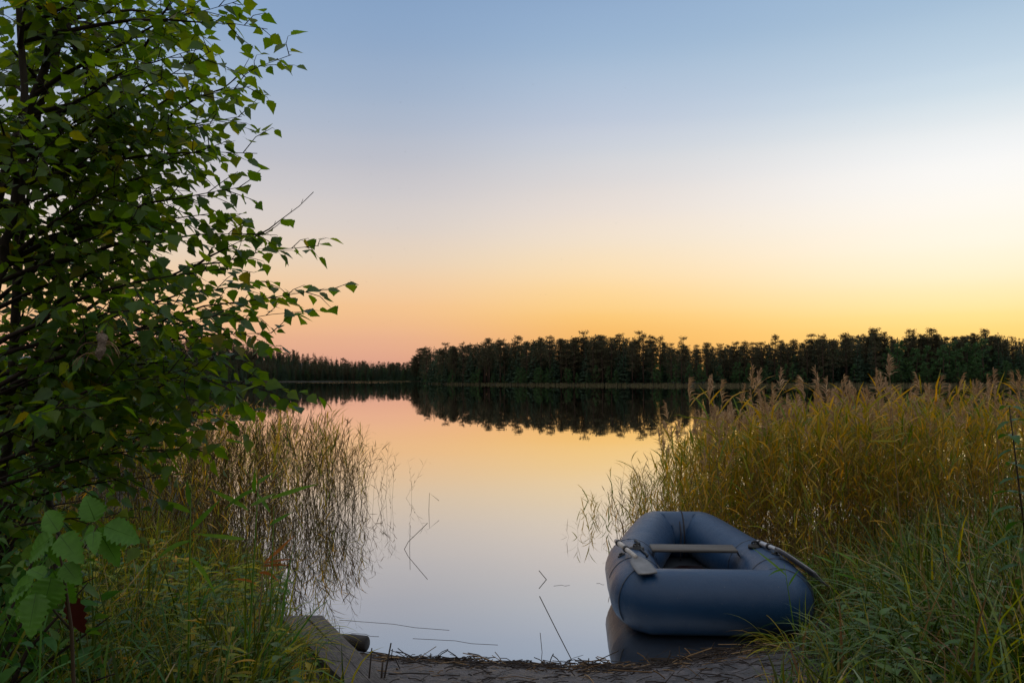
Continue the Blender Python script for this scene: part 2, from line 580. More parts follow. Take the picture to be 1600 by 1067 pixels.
def water_material():
    m, Nn, Ll, o = newmat('lake water')
    g = Nn.new('ShaderNodeNewGeometry')
    mp = Nn.new('ShaderNodeMapping')
    mp.inputs['Scale'].default_value = (0.35, 1.0, 1.0)
    Ll.new(g.outputs['Position'], mp.inputs[0])
    n1 = Nn.new('ShaderNodeTexNoise')
    n1.inputs['Scale'].default_value = 1.6; n1.inputs['Detail'].default_value = 2.0
    Ll.new(mp.outputs[0], n1.inputs['Vector'])
    # long cat's-paws of ruffled water far out
    mp2 = Nn.new('ShaderNodeMapping')
    mp2.inputs['Scale'].default_value = (0.006, 0.035, 1.0)
    Ll.new(g.outputs['Position'], mp2.inputs[0])
    n2 = Nn.new('ShaderNodeTexNoise')
    n2.inputs['Scale'].default_value = 1.0; n2.inputs['Detail'].default_value = 3.0
    Ll.new(mp2.outputs[0], n2.inputs['Vector'])
    mr = Nn.new('ShaderNodeMapRange')
    mr.inputs['From Min'].default_value = .52; mr.inputs['From Max'].default_value = .74
    mr.inputs['To Min'].default_value = .008; mr.inputs['To Max'].default_value = .13
    Ll.new(n2.outputs[0], mr.inputs['Value'])
    sx = Nn.new('ShaderNodeSeparateXYZ'); Ll.new(g.outputs['Position'], sx.inputs[0])

    def far(sock, a, c):
        q = Nn.new('ShaderNodeMapRange'); q.interpolation_type = 'SMOOTHSTEP'
        q.inputs['From Min'].default_value = a; q.inputs['From Max'].default_value = c
        Ll.new(sock, q.inputs['Value'])
        return q.outputs[0]
    mu = Nn.new('ShaderNodeMath'); mu.operation = 'MULTIPLY'
    Ll.new(far(sx.outputs['Y'], 330, 420), mu.inputs[0]); Ll.new(far(sx.outputs['X'], -25, -70), mu.inputs[1])
    ma = Nn.new('ShaderNodeMath'); ma.operation = 'MULTIPLY_ADD'; ma.inputs[1].default_value = .6
    Ll.new(mu.outputs[0], ma.inputs[0]); Ll.new(mr.outputs[0], ma.inputs[2])
    b = Nn.new('ShaderNodeBump'); b.inputs['Distance'].default_value = .05
    Ll.new(ma.outputs[0], b.inputs['Strength']); Ll.new(n1.outputs[0], b.inputs['Height'])
    gl = Nn.new('ShaderNodeBsdfGlossy')
    gl.inputs['Roughness'].default_value = 0.012
    gl.inputs['Color'].default_value = (1, 1, 1, 1)
    Ll.new(b.outputs[0], gl.inputs['Normal'])
    df = Nn.new('ShaderNodeBsdfDiffuse')
    df.inputs['Color'].default_value = (.030, .026, .020, 1)
    lw = Nn.new('ShaderNodeFresnel'); lw.inputs['IOR'].default_value = 2.6
    mm = Nn.new('ShaderNodeMapRange')
    mm.inputs['From Min'].default_value = .15; mm.inputs['From Max'].default_value = .78
    mm.inputs['To Min'].default_value = .57; mm.inputs['To Max'].default_value = .99
    Ll.new(lw.outputs[0], mm.inputs['Value'])
    mx = Nn.new('ShaderNodeMixShader')
    Ll.new(mm.outputs[0], mx.inputs[0]); Ll.new(df.outputs[0], mx.inputs[1]); Ll.new(gl.outputs[0], mx.inputs[2])
    Ll.new(mx.outputs[0], o.inputs['Surface'])
    return m


# ------------------------------------------------------------------ the setting: ground sheet, water
NEAR = [(-60, 40), (-14, 22), (-7.0, 17), (-4.4, 12), (-3.2, 9.2), (-2.1, 7.2), (-1.75, 6.0), (-1.35, 5.35), (-.75, 5.02), (0, 4.90),
        (.65, 4.84), (1.1, 5.02), (1.7, 5.35), (2.2, 5.9), (2.6, 7.0), (4.2, 8.4), (8, 9.2), (16, 10), (60, 18)]
FAR = [(-900, 520), (-260, 600), (-170, 690), (-60, 640), (-34, 330), (-20, 268), (8, 212), (38, 176), (90, 152), (200, 128), (900, 60)]


def interp(pl, x):
    if x <= pl[0][0]: return pl[0][1]
    for (x0, y0), (x1, y1) in zip(pl, pl[1:]):
        if x <= x1: return y0 + (y1 - y0) * (x - x0) / (x1 - x0)
    return pl[-1][1]


def near_d(x, y):
    """signed distance to the near shoreline, positive on land"""
    best = 1e9
    for (x0, y0), (x1, y1) in zip(NEAR, NEAR[1:]):
        dx, dy = x1 - x0, y1 - y0
        t = max(0.0, min(1.0, ((x - x0) * dx + (y - y0) * dy) / (dx * dx + dy * dy)))
        q = (x - x0 - t * dx) ** 2 + (y - y0 - t * dy) ** 2
        if q < best: best = q
    return math.copysign(math.sqrt(best), interp(NEAR, x) - y)


def sstep(t):
    t = max(0.0, min(1.0, t))
    return t * t * (3 - 2 * t)


def ground_z(x, y):
    if y < 45:
        d = near_d(x, y)                              # > 0 on the near bank
        if d < 0: return max(-.55, d * .30)
        bank = .07 * sstep(d / .5) + .26 * sstep(d / 2.6)
        side = sstep((abs(x - .35) - 1.0) / 1.2) * .10 * sstep(d / .8)
        return bank + side + .03 * noise.noise((x * 1.3, y * 1.3, 0)) * sstep(d / .4) + (.014 * noise.noise((x * 6, y * 6, 2)) + .013 * noise.noise((x * 15, y * 15, 5)) + .008 * noise.noise((x * 31, y * 31, 9))) * sstep(d / .15)
    d = y - interp(FAR, x)
    if d < 0: return max(-.8, d * .1)
    hill = 0.0
    if x < -80: hill = 20.0 * sstep((-80 - x) / 190.0) * sstep((d - 5) / 75.0)
    return .5 * sstep(d / 6.0) + 1.2 * sstep(d / 60.0) + hill


def axis(a, b, step, lo, hi, g):
    out = list(np.arange(a, b + 1e-6, step))
    s, x = step, b
    while x < hi:
        s *= g; x += s; out.append(x)
    s, x = step, a
    while x > lo:
        s *= g; x -= s; out.insert(0, x)
    return out


xs = axis(-2.2, 3.2, .04, -4500, 4500, 1.10)
ys = axis(3.4, 6.2, .04, -300, 5500, 1.08)
gm = MB()
nx = len(xs)
vs = [(x, y, ground_z(x, y)) for y in ys for x in xs]
fs = [(j * nx + i, j * nx + i + 1, (j + 1) * nx + i + 1, (j + 1) * nx + i) for j in range(len(ys) - 1) for i in range(nx - 1)]
gm.add(vs, fs)
tag(gm.build('ground', ground_material()), kind='structure')

wm = MB()
wm.add([(-4500, 2.5, 0), (4500, 2.5, 0), (4500, 5500, 0), (-4500, 5500, 0)], [(0, 1, 2, 3)])
tag(wm.build('lake_water', water_material()), kind='structure')


# ------------------------------------------------------------------ the far forests
FINE = [1.0, 1.0]                  # face size and face count of the foliage clumps


def tri_clump(mb, c, size, n, flat, m, r):
    for _ in range(int(n * FINE[1])):
        d = rv(r)
        p = c + Vector((d.x * size, d.y * size, d.z * size * flat)) * (r.random() ** .5)
        s = size * r.uniform(.40, .72) * FINE[0]
        a = rv(r) * s
        b = rv(r) * s
        a.z *= .6; b.z *= .6
        mb.add([p - a * .6, p + b * .6, p + a, p - b * .5], [(0, 1, 2, 3)], m)


def pine(seed, h):
    r = random.Random(seed)
    t, c = MB(), MB()
    lean = r.uniform(-.03, .03) * h
    top = Vector((lean, 0, h))
    pts = [Vector((lean * (k / 5) ** 1.5, .05 * h * .1 * math.sin(k), h * k / 5)) for k in range(6)]
    t.tube(pts, [.15, .13, .115, .095, .07, .02], 6)
    c0 = r.uniform(.12, .34)
    for k in range(r.randint(46, 56)):
        f = c0 + (1 - c0) * (r.random() ** .8)
        ang = r.uniform(0, 2 * PI)
        reach = (.35 + 1.25 * math.sin(min(1, (1 - f) / (1 - c0) + .12) * PI * .62)) * r.uniform(.6, 1.15)
        b0 = Vector((lean * f ** 1.5, 0, h * f))
        tip = b0 + Vector((math.cos(ang) * reach, math.sin(ang) * reach, r.uniform(-.1, .35)))
        t.tube([b0, tip], [.035, .012], 3, caps=False)
        tri_clump(c, tip, r.uniform(.28, .56), 13, .9, 0, r)
        if reach > .7: tri_clump(c, b0.lerp(tip, .5), .45, 9, .7, 0, r)
    tri_clump(c, top + Vector((0, 0, -.15)), .55, 14, .7, 0, r)
    return t, c


def spruce(seed, h):
    r = random.Random(seed)
    t, c = MB(), MB()
    t.tube([(0, 0, 0), (0, 0, h * .5), (0, 0, h)], [.13, .08, .015], 6)
    lay = int(h * 2.2)
    for k in range(lay):
        f = .06 + .94 * k / lay
        rad = (1 - f) * h * .155 + .12
        n = int(6 + 8 * (1 - f))
        for j in range(n):
            ang = r.uniform(0, 2 * PI)
            q = rad * r.uniform(.7, 1.15)
            d = Vector((math.cos(ang), math.sin(ang), 0))
            s = Vector((-d.y, d.x, 0)) * q * .28
            b0 = Vector((0, 0, h * f + .1))
            m1 = b0 + d * q * .6 + Vector((0, 0, -.12 * q))
            e = b0 + d * q + Vector((0, 0, -.35 * q + .1))
            c.add([b0, m1 - s, e, m1 + s], [(0, 1, 2, 3)])
            c.add([m1 - s, m1 + Vector((0, 0, -.4 * q)) , e], [(0, 1, 2)])
    for k in range(4):
        a = rv(r) * .12
        c.add([Vector((0, 0, h + .25)), Vector((a.x, a.y, h - .35)), Vector((-a.x, a.y, h - .3))], [(0, 1, 2)])
    return t, c


def broad(seed, h):
    r = random.Random(seed)
    t, c = MB(), MB()
    t.tube([(0, 0, 0), (.05 * h * r.uniform(-1, 1), 0, h * .4), (.06 * h * r.uniform(-1, 1), 0, h * .8)], [.13, .09, .03], 6)
    for k in range(34):
        f = .14 + .86 * (k + r.random()) / 34
        prof = math.sin(min(1, f * 1.02) ** .75 * PI) ** .7
        ang = r.uniform(0, 2 * PI)
        q = h * .20 * prof * r.uniform(.5, 1.05)
        p = Vector((math.cos(ang) * q, math.sin(ang) * q, h * f - .2))
        if k % 3 == 0: t.tube([(0, 0, max(.3, h * f - .9)), p], [.03, .01], 3, caps=False)
        tri_clump(c, p, h * .062 * r.uniform(.7, 1.2), 18, .8, 0, r)
    return t, c


TREES, COARSE = {}, {}
for kind, fn, k, hh, mat in (('pine', pine, 9, 11.0, 'pine_needle'), ('spruce', spruce, 4, 11.0, 'spruce_needle'), ('broad', broad, 6, 8.0, 'broadleaf')):
    TREES[kind], COARSE[kind] = [], []
    for i in range(k):
        FINE[:] = [.72, 1.9]
        TREES[kind].append((*fn(100 + i + 50 * len(TREES), hh), M[mat]))
        FINE[:] = [1.0, .85]
        COARSE[kind].append((*fn(100 + i + 50 * len(TREES), hh), M[mat]))
PROTO = {}
FOREST = []                        # the trees of the wood that read as one mass


def tree_thing(kind, vi, name, loc, sc, label, cat, group):
    key = (kind, vi)
    if key not in PROTO:
        t, c, mt = TREES[kind][vi]
        e = empty(name)
        t.build('trunk', M['pine_trunk'], e)
        c.build('crown', mt, e)
        PROTO[key] = (e, [True])
        o = e
    else:
        o = copy_tree(PROTO[key][0])
    o.location = loc
    o.rotation_euler = (0, 0, R.uniform(0, 6.28))
    o.scale = (sc * R.uniform(.98, 1.36), sc * R.uniform(.98, 1.36), sc)
    tag(o, label, cat, group)
    return o


def forest_item(kind, loc, sc):
    t, c, mt = R.choice(COARSE[kind])
    FOREST.append((kind, t, c, trs(loc, R.uniform(0, 6.28), sc)))


def shore_pt(px):
    """where the sight line of a photo column meets the far shore"""
    dx = ray(px, 600); s = dx.x / dx.y
    y = 60.0
    while y < 900 and y < interp(FAR, s * y): y += .5
    return s * y, y


PLAB = ('dark pine in the front row of the wood on the far right shore', 'pine', 'pines along the front of the right wood')
SKYLINE = [(600, 560), (645, 556), (653, 547), (680, 541), (720, 536), (770, 533), (820, 530), (900, 525), (930, 524), (1000, 526), (1040, 531), (1060, 541), (1100, 538),
           (1200, 535), (1260, 529), (1330, 522), (1370, 517), (1400, 523), (1450, 519), (1490, 524), (1540, 518), (1600, 526), (1900, 526)]


def wood_top(px, Y, dip):
    return P(px, interp(SKYLINE, px) + dip, Y).z


px = 648.0
while px < 1625:
    x, y = shore_pt(px)
    dpx = F / y
    for row in range(2):
        d = 2.0 + row * 5 + R.uniform(0, 3.5)
        yy = y + d
        xx = x * yy / y + R.uniform(-.3, .3)
        z = ground_z(xx, yy) - .05
        target = wood_top(px, yy, R.uniform(-3, 12)) - z
        green = 1385 < px < 1545
        if green and row == 0:
            tree_thing('broad', R.randrange(6), 'birch_tree', (xx, yy, z), target / 8.0 * R.uniform(.78, .98),
                       'rounded green broadleaf tree before the dark pines, right of the far bank', 'tree', 'green trees on the right of the far bank')
        else:
            kd = 'pine' if R.random() < .62 else 'spruce'
            if kd == 'pine': tree_thing('pine', R.randrange(9), 'pine_tree', (xx, yy, z), target / 11.0, *PLAB)
            else: tree_thing('spruce', R.randrange(4), 'spruce_tree', (xx, yy, z), target / 11.5, 'narrow dark spruce among the pines of the right wood', 'spruce', 'spruces in the right wood')
    px += dpx * R.uniform(.8, 2.5)
# tall pines that stand above the skyline
for px, py in ((762, 528), (810, 524), (912, 518), (935, 522), (998, 518), (1018, 523), (1068, 527), (1210, 523), (1365, 514), (1382, 518), (1425, 514), (1457, 512), (1540, 513), (1268, 521)):
    x, y = shore_pt(px)
    yy = y + 9
    p = P(px, py, yy)
    tree_thing('pine', R.randrange(9), 'pine_tree', (p.x, yy, ground_z(p.x, yy) - .05), (p.z - ground_z(p.x, yy)) / 11.2,
               'tall pine whose ragged crown stands above its neighbours on the right skyline', 'pine', 'tallest pines of the right wood')
# small green trees at the foot of the wood
for i in range(90):
    px = R.uniform(652, 1610)
    x, y = shore_pt(px)
    yy = y + 1.6
    xx = x * yy / y
    tree_thing('broad', R.randrange(6), 'young_tree', (xx, yy, ground_z(xx, yy) - .05), R.uniform(.26, .60),
               'low dark green young tree at the foot of the pine wood', 'young tree', 'young trees at the foot of the wood')
for i in range(1250):                # the depth of the wood behind
    px = R.uniform(640, 1800)
    x, y = shore_pt(px)
    d = 7 + 36 * R.random()
    yy = y + d
    xx = x * yy / y
    forest_item('pine' if R.random() < .42 else ('spruce' if R.random() < .75 else 'broad'), (xx, yy, ground_z(xx, yy) - .1), (wood_top(px, yy, R.uniform(2, 15)) - ground_z(xx, yy)) / 11.0)
# the distant wood on the left shore
for i in range(46):
    px = 395 + 255 * (i + R.random()) / 46
    x, y = shore_pt(px)
    yy = y + 2 + R.uniform(0, 6)
    xx = x * yy / y
    z = ground_z(xx, yy)
    tree_thing('spruce', R.randrange(4), 'spruce_tree', (xx, yy, z - .2), R.uniform(1.05, 1.5), 'dark spruce in the distant wood across the lake on the left', 'spruce', 'spruces on the distant left shore')
for i in range(1500):
    px = R.uniform(150, 660)
    x, y = shore_pt(px)
    d = 2 + 80 * R.random() ** 1.3
    yy = y + d
    xx = x * yy / y
    forest_item('spruce' if R.random() < .4 else ('pine' if R.random() < .6 else 'broad'), (xx, yy, ground_z(xx, yy) - .2), R.uniform(1.0, 1.3))
items, ARR = [], {}
for kind, t, c, Mx in FOREST:
    if id(c) not in ARR:
        V, lp, tot, mi = c.arrays()
        a = (V, lp, tot, np.full(len(tot), {'pine': 0, 'spruce': 1, 'broad': 2}[kind], dtype=np.int32))
        V, lp, tot, mi = t.arrays()
        ARR[id(c)] = (a, (V, lp, tot, np.full(len(tot), 3, dtype=np.int32)))
    items += [(ARR[id(c)][0], Mx), (ARR[id(c)][1], Mx)]
fo = link('forest', merge('forest', items, [M['pine_needle'], M['spruce_needle'], M['broadleaf'], M['pine_trunk']]))
tag(fo, 'dark mass of trees filling the woods behind the far shore', 'forest', kind='stuff')

# pale sedge fringe along the far shore
sm = MB()
for i in range(5200):
    px = R.uniform(380, 1640)
    x, y = shore_pt(px) if px > 640 else shore_pt(px)
    yy = y - R.uniform(0, 1) ** 2 * (7 if px > 640 else 12) + .5
    xx = x * yy / y + R.uniform(-.6, .6)
    h = R.uniform(.35, .8) if px > 640 else R.uniform(.5, 1.0)
    wd = R.uniform(.10, .22) if px > 640 else R.uniform(.3, .7)
    a = R.uniform(0, PI)
    s = Vector((math.cos(a), math.sin(a), 0)) * wd
    b = Vector((xx, yy, -.05))
    sm.add([b - s * .5, b + s * .5, b + s * .2 + Vector((R.uniform(-.1, .1), 0, h)), b - s * .2 + Vector((R.uniform(-.1, .1), 0, h * .9))], [(0, 1, 2, 3)])
tag(sm.build('shore_sedge', M['far_sedge']), 'low pale sedge fringing the far shore below the wood', 'sedge', kind='stuff')


# ------------------------------------------------------------------ the boat
def boat():
    root = empty('inflatable_boat', (1.262, 5.40, 0.0), (0, 0, math.radians(-4.0)))
    root.scale = (.945, 1, 1)
    tag(root, 'blue inflatable rowing boat pulled up to the muddy shore beside the reeds', 'boat')
    rad = .2
    half = [(.40, 0.0), (.455, .055), (.482, .15), (.488, .5), (.485, .88), (.466, 1.0), (.205, 1.84), (.18, 1.87)]
    poly = [Vector((x, y, 0)) for x, y in half] + [Vector((-x, y, 0)) for x, y in reversed(half)]
    n = len(poly)
    lift = lambda v: .2 + .075 * sstep((v - .9) / 1.0)
    cl = []
    for i in range(n):                                # corner rings are mitred, straight runs get inner rings
        a, b = poly[i], poly[(i + 1) % n]
        k = max(1, int((b - a).length / .07))
        for j in range(k): cl.append((a.lerp(b, j / k), i if j == 0 else None))
    ns = 28
    mb = MB()
    vs, fs = [], []
    K = len(cl)
    frames = []
    for q in range(K):
        p = cl[q][0]
        d0 = (p - cl[q - 1][0]).normalized()
        d1 = (cl[(q + 1) % K][0] - p).normalized()
        t = (d0 + d1).normalized()
        nrm = Vector((t.y, -t.x, 0))
        mit = 1 / max(.75, t.dot(d1))
        c = Vector((p.x, p.y, lift(p.y)))
        frames.append((c, nrm, mit, t))
        for j in range(ns):
            th = 2 * PI * j / ns
            dent = 1.0 + .006 * noise.noise((p.x * 4, p.y * 4, th))
            vs.append(c + nrm * (math.cos(th) * rad * mit * dent) + Vector((0, 0, math.sin(th) * rad * dent)))
    for q in range(K):
        for j in range(ns):
            fs.append((q * ns + j, ((q + 1) % K) * ns + j, ((q + 1) % K) * ns + (j + 1) % ns, q * ns + (j + 1) % ns))
    mb.add(vs, fs)
    hull = mb.build('hull_tube', M['boat'], root)
    # floor
    fl = MB()
    ring = [Vector((c.x, c.y, .075 + (c.z - .2) * .6)) for c, _, _, _ in frames]
    top = [p + Vector((0, 0, .012 * noise.noise((p.x * 5, p.y * 5, 0)))) for p in ring]
    bot = [p + Vector((0, 0, -.03)) for p in ring]
    fl.add(top + bot, [tuple(range(K)), tuple(range(2 * K - 1, K - 1, -1))])
    fl.build('floor', M['boat_floor'], root)

    def seam(q, a0, a1, wd, name='seam', mat='seam', r2=.0025):
        c, nrm, mit, t = frames[q % K]
        s = MB()
        pv, pf = [], []
        nn = 22
        for k in range(nn + 1):
            th = a0 + (a1 - a0) * k / nn
            e = nrm * (math.cos(th) * mit) + Vector((0, 0, math.sin(th)))
            for s2, rr in ((-1, rad + .0005), (-.8, rad + r2), (.8, rad + r2), (1, rad + .0005)):
                pv.append(c + e * rr + t * (s2 * wd * .5))
        for k in range(nn):
            for j in range(3):
                pf.append((k * 4 + j, k * 4 + j + 1, k * 4 + j + 5, k * 4 + j + 4))
        s.add(pv, pf)
        return s.build(name, M[mat], hull)

    def near_q(x, y):
        return min(range(K), key=lambda q: (frames[q][0].x - x) ** 2 + (frames[q][0].y - y) ** 2)

    seam(near_q(0, 1.88), 0, 2 * PI, .012, mat='rope', r2=.005)
    for sx in (-1, 1):
        seam(near_q(sx * .47, .97), 0, 2 * PI, .014)
        seam(near_q(sx * .488, .33), .3, 2.9, .018)
        seam(near_q(sx * .44, .04), -.6, 2.6, .010)
    # seat plank and its fabric straps
    st = MB()
    st.box((-.02, .80, .375), .64, .20, .022, bev=.005)
    st.build('seat', M['seat_wood'], root)
    for sx in (-1, 1):
        b = MB()
        b.strip([Vector((sx * .31, .80, .362)), Vector((sx * .335, .80, .30)), Vector((sx * .30, .80, .23))], [.13] * 3, [Vector((0, 1, 0))] * 3)
        b.build('seat_strap', M['seam'], root)
    # white valve flap on the inside of the left tube
    v = MB()
    v.strip([Vector((-.335, .40, .345)), Vector((-.30, .40, .30)), Vector((-.285, .40, .25))], [.13] * 3, [Vector((0, 1, 0))] * 3)
    v.build('fabric_flap', M['seat_wood'], root)

    # oarlocks: rubber pad, upright pin and open ring
    def oarlock(x, y, rz):
        g = MB()
        zc = rad * 2 - .004
        for k in range(2):
            g.tube([(x, y, zc - .012), (x, y, zc + .010 + .008 * k)], [.055 - .022 * k] * 2, 14)
        g.tube([(x, y, zc), (x, y, zc + .03)], [.016, .012], 8)
        pts = [(x + math.cos(rz) * .026 * math.cos(a), y + math.sin(rz) * .026 * math.cos(a), zc + .024 + .014 * math.sin(a)) for a in np.linspace(-PI, PI, 15)]
        g.tube(pts, .006, 6, caps=False)
        return g.build('oarlock', M['rubber'], root)

    oarlock(-.455, .66, .3)
    oarlock(.445, .78, -.2)
    # short black straps lying on the left tube, dark cord at the right end
    def on_tube(sx, y, a):
        return Vector((sx * .487 + math.cos(a) * (rad + .008) * sx, y, .2 + math.sin(a) * (rad + .008)))
    g = MB()
    g.tube([on_tube(-1, .92, 1.75), on_tube(-1, .86, 1.9), on_tube(-1, .78, 1.75), on_tube(-1, .70, 1.95), on_tube(-1, .60, 1.85), on_tube(-1, .50, 2.05), on_tube(-1, .44, 2.0)], .009, 6)
    g.build('strap', M['rubber'], root)
    g = MB()
    g.tube([on_tube(1, .96, 1.0), on_tube(1, .88, 1.05), on_tube(1, .80, .98), on_tube(1, .72, 1.08)], .012, 6)
    g.build('strap', M['rubber'], root)
    for sx, yy, a in ((-1, .52, 2.05), (1, .52, 1.35)):          # inflation valves
        g = MB()
        c = Vector((sx * .487, yy, .2)); e = Vector((math.cos(a), 0, math.sin(a)))
        g.tube([c + e * (rad - .004), c + e * (rad + .006), c + e * (rad + .007)], [.030, .030, .022], 14)
        g.tube([c + e * (rad + .006), c + e * (rad + .017)], [.015, .013], 10)
        g.build('valve', M['rubber'], root)
    # grab cord hanging inside the far end
    g = MB()
    g.tube([(0.0, 1.70, .42), (.005, 1.66, .33), (0, 1.64, .22), (-.01, 1.60, .12)], .005, 5)
    g.build('cord', M['rope'], root)
    return root


BOAT = boat()


def paddle(name, a, b, tip, wdir, bw, mats, label):
    """shaft a-b, blade b-tip; the blade's width runs along wdir"""
    a, b, tip = Vector(a), Vector(b), Vector(tip)
    root = empty(name, a)
    tag(root, label, 'oar', 'oars lying on the boat')
    L0 = lambda p: p - a
    s = MB()
    d = (b - a)
    s.tube([L0(a), L0(a + d * .04), L0(a + d * .5), L0(a + d * .52), L0(a + d * .98), L0(b)], [.014, .018, .018, .0155, .0155, .013], 12)
    s.build('shaft', mats[0], root)
    for f in (.12, .5):
        c = MB()
        c.tube([L0(a + d * f), L0(a + d * (f + .07))], [.0225, .0225], 12)
        c.build('collar', M['rubber'], root)
    wv = (Vector(wdir) - (tip - b).normalized() * Vector(wdir).dot((tip - b).normalized())).normalized()
    nv = wv.cross(tip - b).normalized()
    bl = MB()
    prof = [(-.10, .16), (.0, .34), (.12, .66), (.28, .90), (.5, 1.0), (.82, 1.0), (.96, .97), (1.0, .93)]
    vs, fs = [], []
    for t, wf in prof:
        p = b.lerp(tip, t)
        for sgn in (1, -1):
            for u in (-1, -.5, 0, .5, 1):
                rise = .010 * (1 - u * u) * (1 - t * .6)
                vs.append(L0(p) + wv * u * wf * bw * .5 + nv * ((sgn * .004) + rise))
    k = len(prof)
    for i in range(k - 1):
        for j in range(4):
            q = i * 10
            fs.append((q + j, q + j + 1, q + j + 11, q + j + 10))
            fs.append((q + 5 + j + 1, q + 5 + j, q + 15 + j, q + 15 + j + 1))
        fs.append((i * 10, i * 10 + 10, i * 10 + 15, i * 10 + 5))
        fs.append((i * 10 + 4, i * 10 + 9, i * 10 + 19, i * 10 + 14))
    q = (k - 1) * 10
    for q in (0, (k - 1) * 10):
        for j in range(4): fs.append((q + j, q + j + 1, q + 6 + j, q + 5 + j))
    bl.add(vs, fs)
    bo = bl.build('blade', mats[1], root)
    for u in (-.27, .27):                                   # the two slots in the blade
        sl = MB()
        p0, p1 = b.lerp(tip, .62), b.lerp(tip, .9)
        e = nv * (.0047 + .010 * (1 - 4 * u * u) * .6)
        sl.tube([L0(p0) + wv * u * bw + e, L0(p1) + wv * u * bw + e], [.004, .004], 6)
        sl.build('slot', M['rubber'], bo)
    return root


paddle('oar', (.735, 6.12, .447), (.80, 5.60, .440), (.832, 5.30, .402), (1, .12, .06), .125, (M['oar'], M['blade']),
       'short white oar lying on the left tube of the blue boat')
paddle('oar', (1.765, 6.20, .420), (1.815, 5.84, .428), (1.925, 5.36, .345), (.62, .12, -.62), .15, (M['oar_grey'], M['blade_dark']),
       'grey oar lying on the right tube of the blue boat by the reeds')

# something dark red lies on the boat's floor
g = MB()
for i in range(12):
    for j in range(9):
        pass
nu, nv_ = 18, 10
vs, fs = [], []
for i in range(nv_ + 1):
    ph = -PI / 2 + PI * i / nv_
    for j in range(nu):
        th = 2 * PI * j / nu
        d = Vector((math.cos(ph) * math.cos(th), math.cos(ph) * math.sin(th), math.sin(ph)))
        k = 1 + .22 * noise.noise(d * 2.1)
        vs.append(Vector((d.x * .17 * k, d.y * .12 * k, .075 + d.z * .075 * k)))
for i in range(nv_):
    for j in range(nu):
        fs.append((i * nu + j, i * nu + (j + 1) % nu, (i + 1) * nu + (j + 1) % nu, (i + 1) * nu + j))
g.add(vs, fs)
o = g.build('bundle', M['bag'])
o.location = (1.26, 6.22, .10)
tag(o, 'dark red soft bundle lying on the floor inside the boat', 'bundle')

# ------------------------------------------------------------------ boardwalk, timber, sticks
A0, A1 = PZ(503, 961, .10), PZ(612, 1075, .27)            # right edge of the boards
B0, B1 = PZ(437, 962, .10), PZ(548, 1075, .27)            # left edge
root = empty('boardwalk', (A0 + B0) / 2)
tag(root, 'old grey wooden boardwalk of two planks running down into the water', 'boardwalk')
for k, (f0, f1) in enumerate(((0, .56), (.62, 1.0))):
    mb = MB()
    q0, q1 = B0.lerp(A0, f0), B0.lerp(A0, f1)
    e0, e1 = B1.lerp(A1, f0), B1.lerp(A1, f1)
    dd = (e0 - q0).normalized() * .9
    e0 = e0 + dd; e1 = e1 + dd
    up = Vector((0, 0, .0015 * k))
    vs, fs = [], []
    nn = 16
    for i in range(nn + 1):
        t = i / nn
        for p in (q0.lerp(e0, t), q1.lerp(e1, t)):
            jig = Vector((.004 * noise.noise((t * 9, k, 1)), .004 * noise.noise((t * 9, k, 5)), .004 * noise.noise((t * 7, k * 3, p.x))))
            vs.append(p - root.location + up + jig)
            vs.append(p - root.location + up + jig + Vector((0, 0, -.045)))
    for i in range(nn):
        a = i * 4
        fs += [(a, a + 2, a + 6, a + 4), (a + 1, a + 5, a + 7, a + 3), (a, a + 4, a + 5, a + 1), (a + 2, a + 3, a + 7, a + 6)]
    fs += [(0, 1, 3, 2), (nn * 4, nn * 4 + 2, nn * 4 + 3, nn * 4 + 1)]
    mb.add(vs, fs)
    mb.build('board', M['plank'], root, smooth=False)
for nd in M['plank'].node_tree.nodes:
    if nd.type == 'MAPPING':
        nd.vector_type = 'TEXTURE'
        nd.inputs['Rotation'].default_value = (0, 0, math.atan2((B1 - B0).y, (B1 - B0).x))
        nd.inputs['Scale'].default_value = (2.6, .14, .14)
c = PZ(559, 1004, .06)
mb = MB()
d = Vector((1, -.28, 0)).normalized()
mb.tube([c - d * .22 + Vector((0, 0, -.02)), c - d * .05, c + d * .055, c + d * .062], [.048, .047, .045, .036], 12)
o = mb.build('crossbeam', M['log'])
tag(o, 'short dark timber end sticking out beneath the right edge of the boardwalk', 'timber')


def stick(name, pts, rads, mat, label, cat, group=None, fork=None):
    mb = MB()
    p0 = Vector(pts[0])
    mb.tube([Vector(p) - p0 for p in pts], rads, 6)
    if fork:
        for f in fork: mb.tube([Vector(p) - p0 for p in f], [rads[-1]] * len(f), 5)
    o = mb.build(name, M[mat])
    o.location = p0
    return tag(o, label, cat, group)


def gz(p, dz=0.0):
    return Vector((p.x, p.y, ground_z(p.x, p.y) + dz))


def stand(px, py, Y, tops, r0, mat, name, label, cat, group=None):
    b = P(px, py, Y)
    b = gz(b, -.03)
    pts = [b] + [P(x, y, Y + dy) for x, y, dy in tops]
    return stick(name, pts, [r0 * (1 - .6 * i / len(pts)) for i in range(len(pts))], mat, label, cat, group)


stand(592, 1100, 3.9, [(600, 1062, 0), (611, 1004, .02)], .0055, 'stick', 'stick', 'slanting dark stick at the end of the boardwalk, the taller of two', 'stick')
stand(574, 1100, 3.9, [(577, 1055, 0), (581, 1012, .0)], .005, 'stick', 'stick', 'upright dark stick beside the boardwalk, thinner than the slanting one', 'stick')
stand(598, 1098, 3.9, [(596, 1060, 0), (598, 1034, .0)], .007, 'stick', 'stick', 'short broken stick stub between the boardwalk and the mud', 'stick')
# dead stems in and on the water
def wstem(pts, r, label, mat='dark_reed_stem', cat='reed stem', group='dead stems in the open water'):
    return stick('dead_stem', pts, [r] * len(pts), mat, label, cat, group)


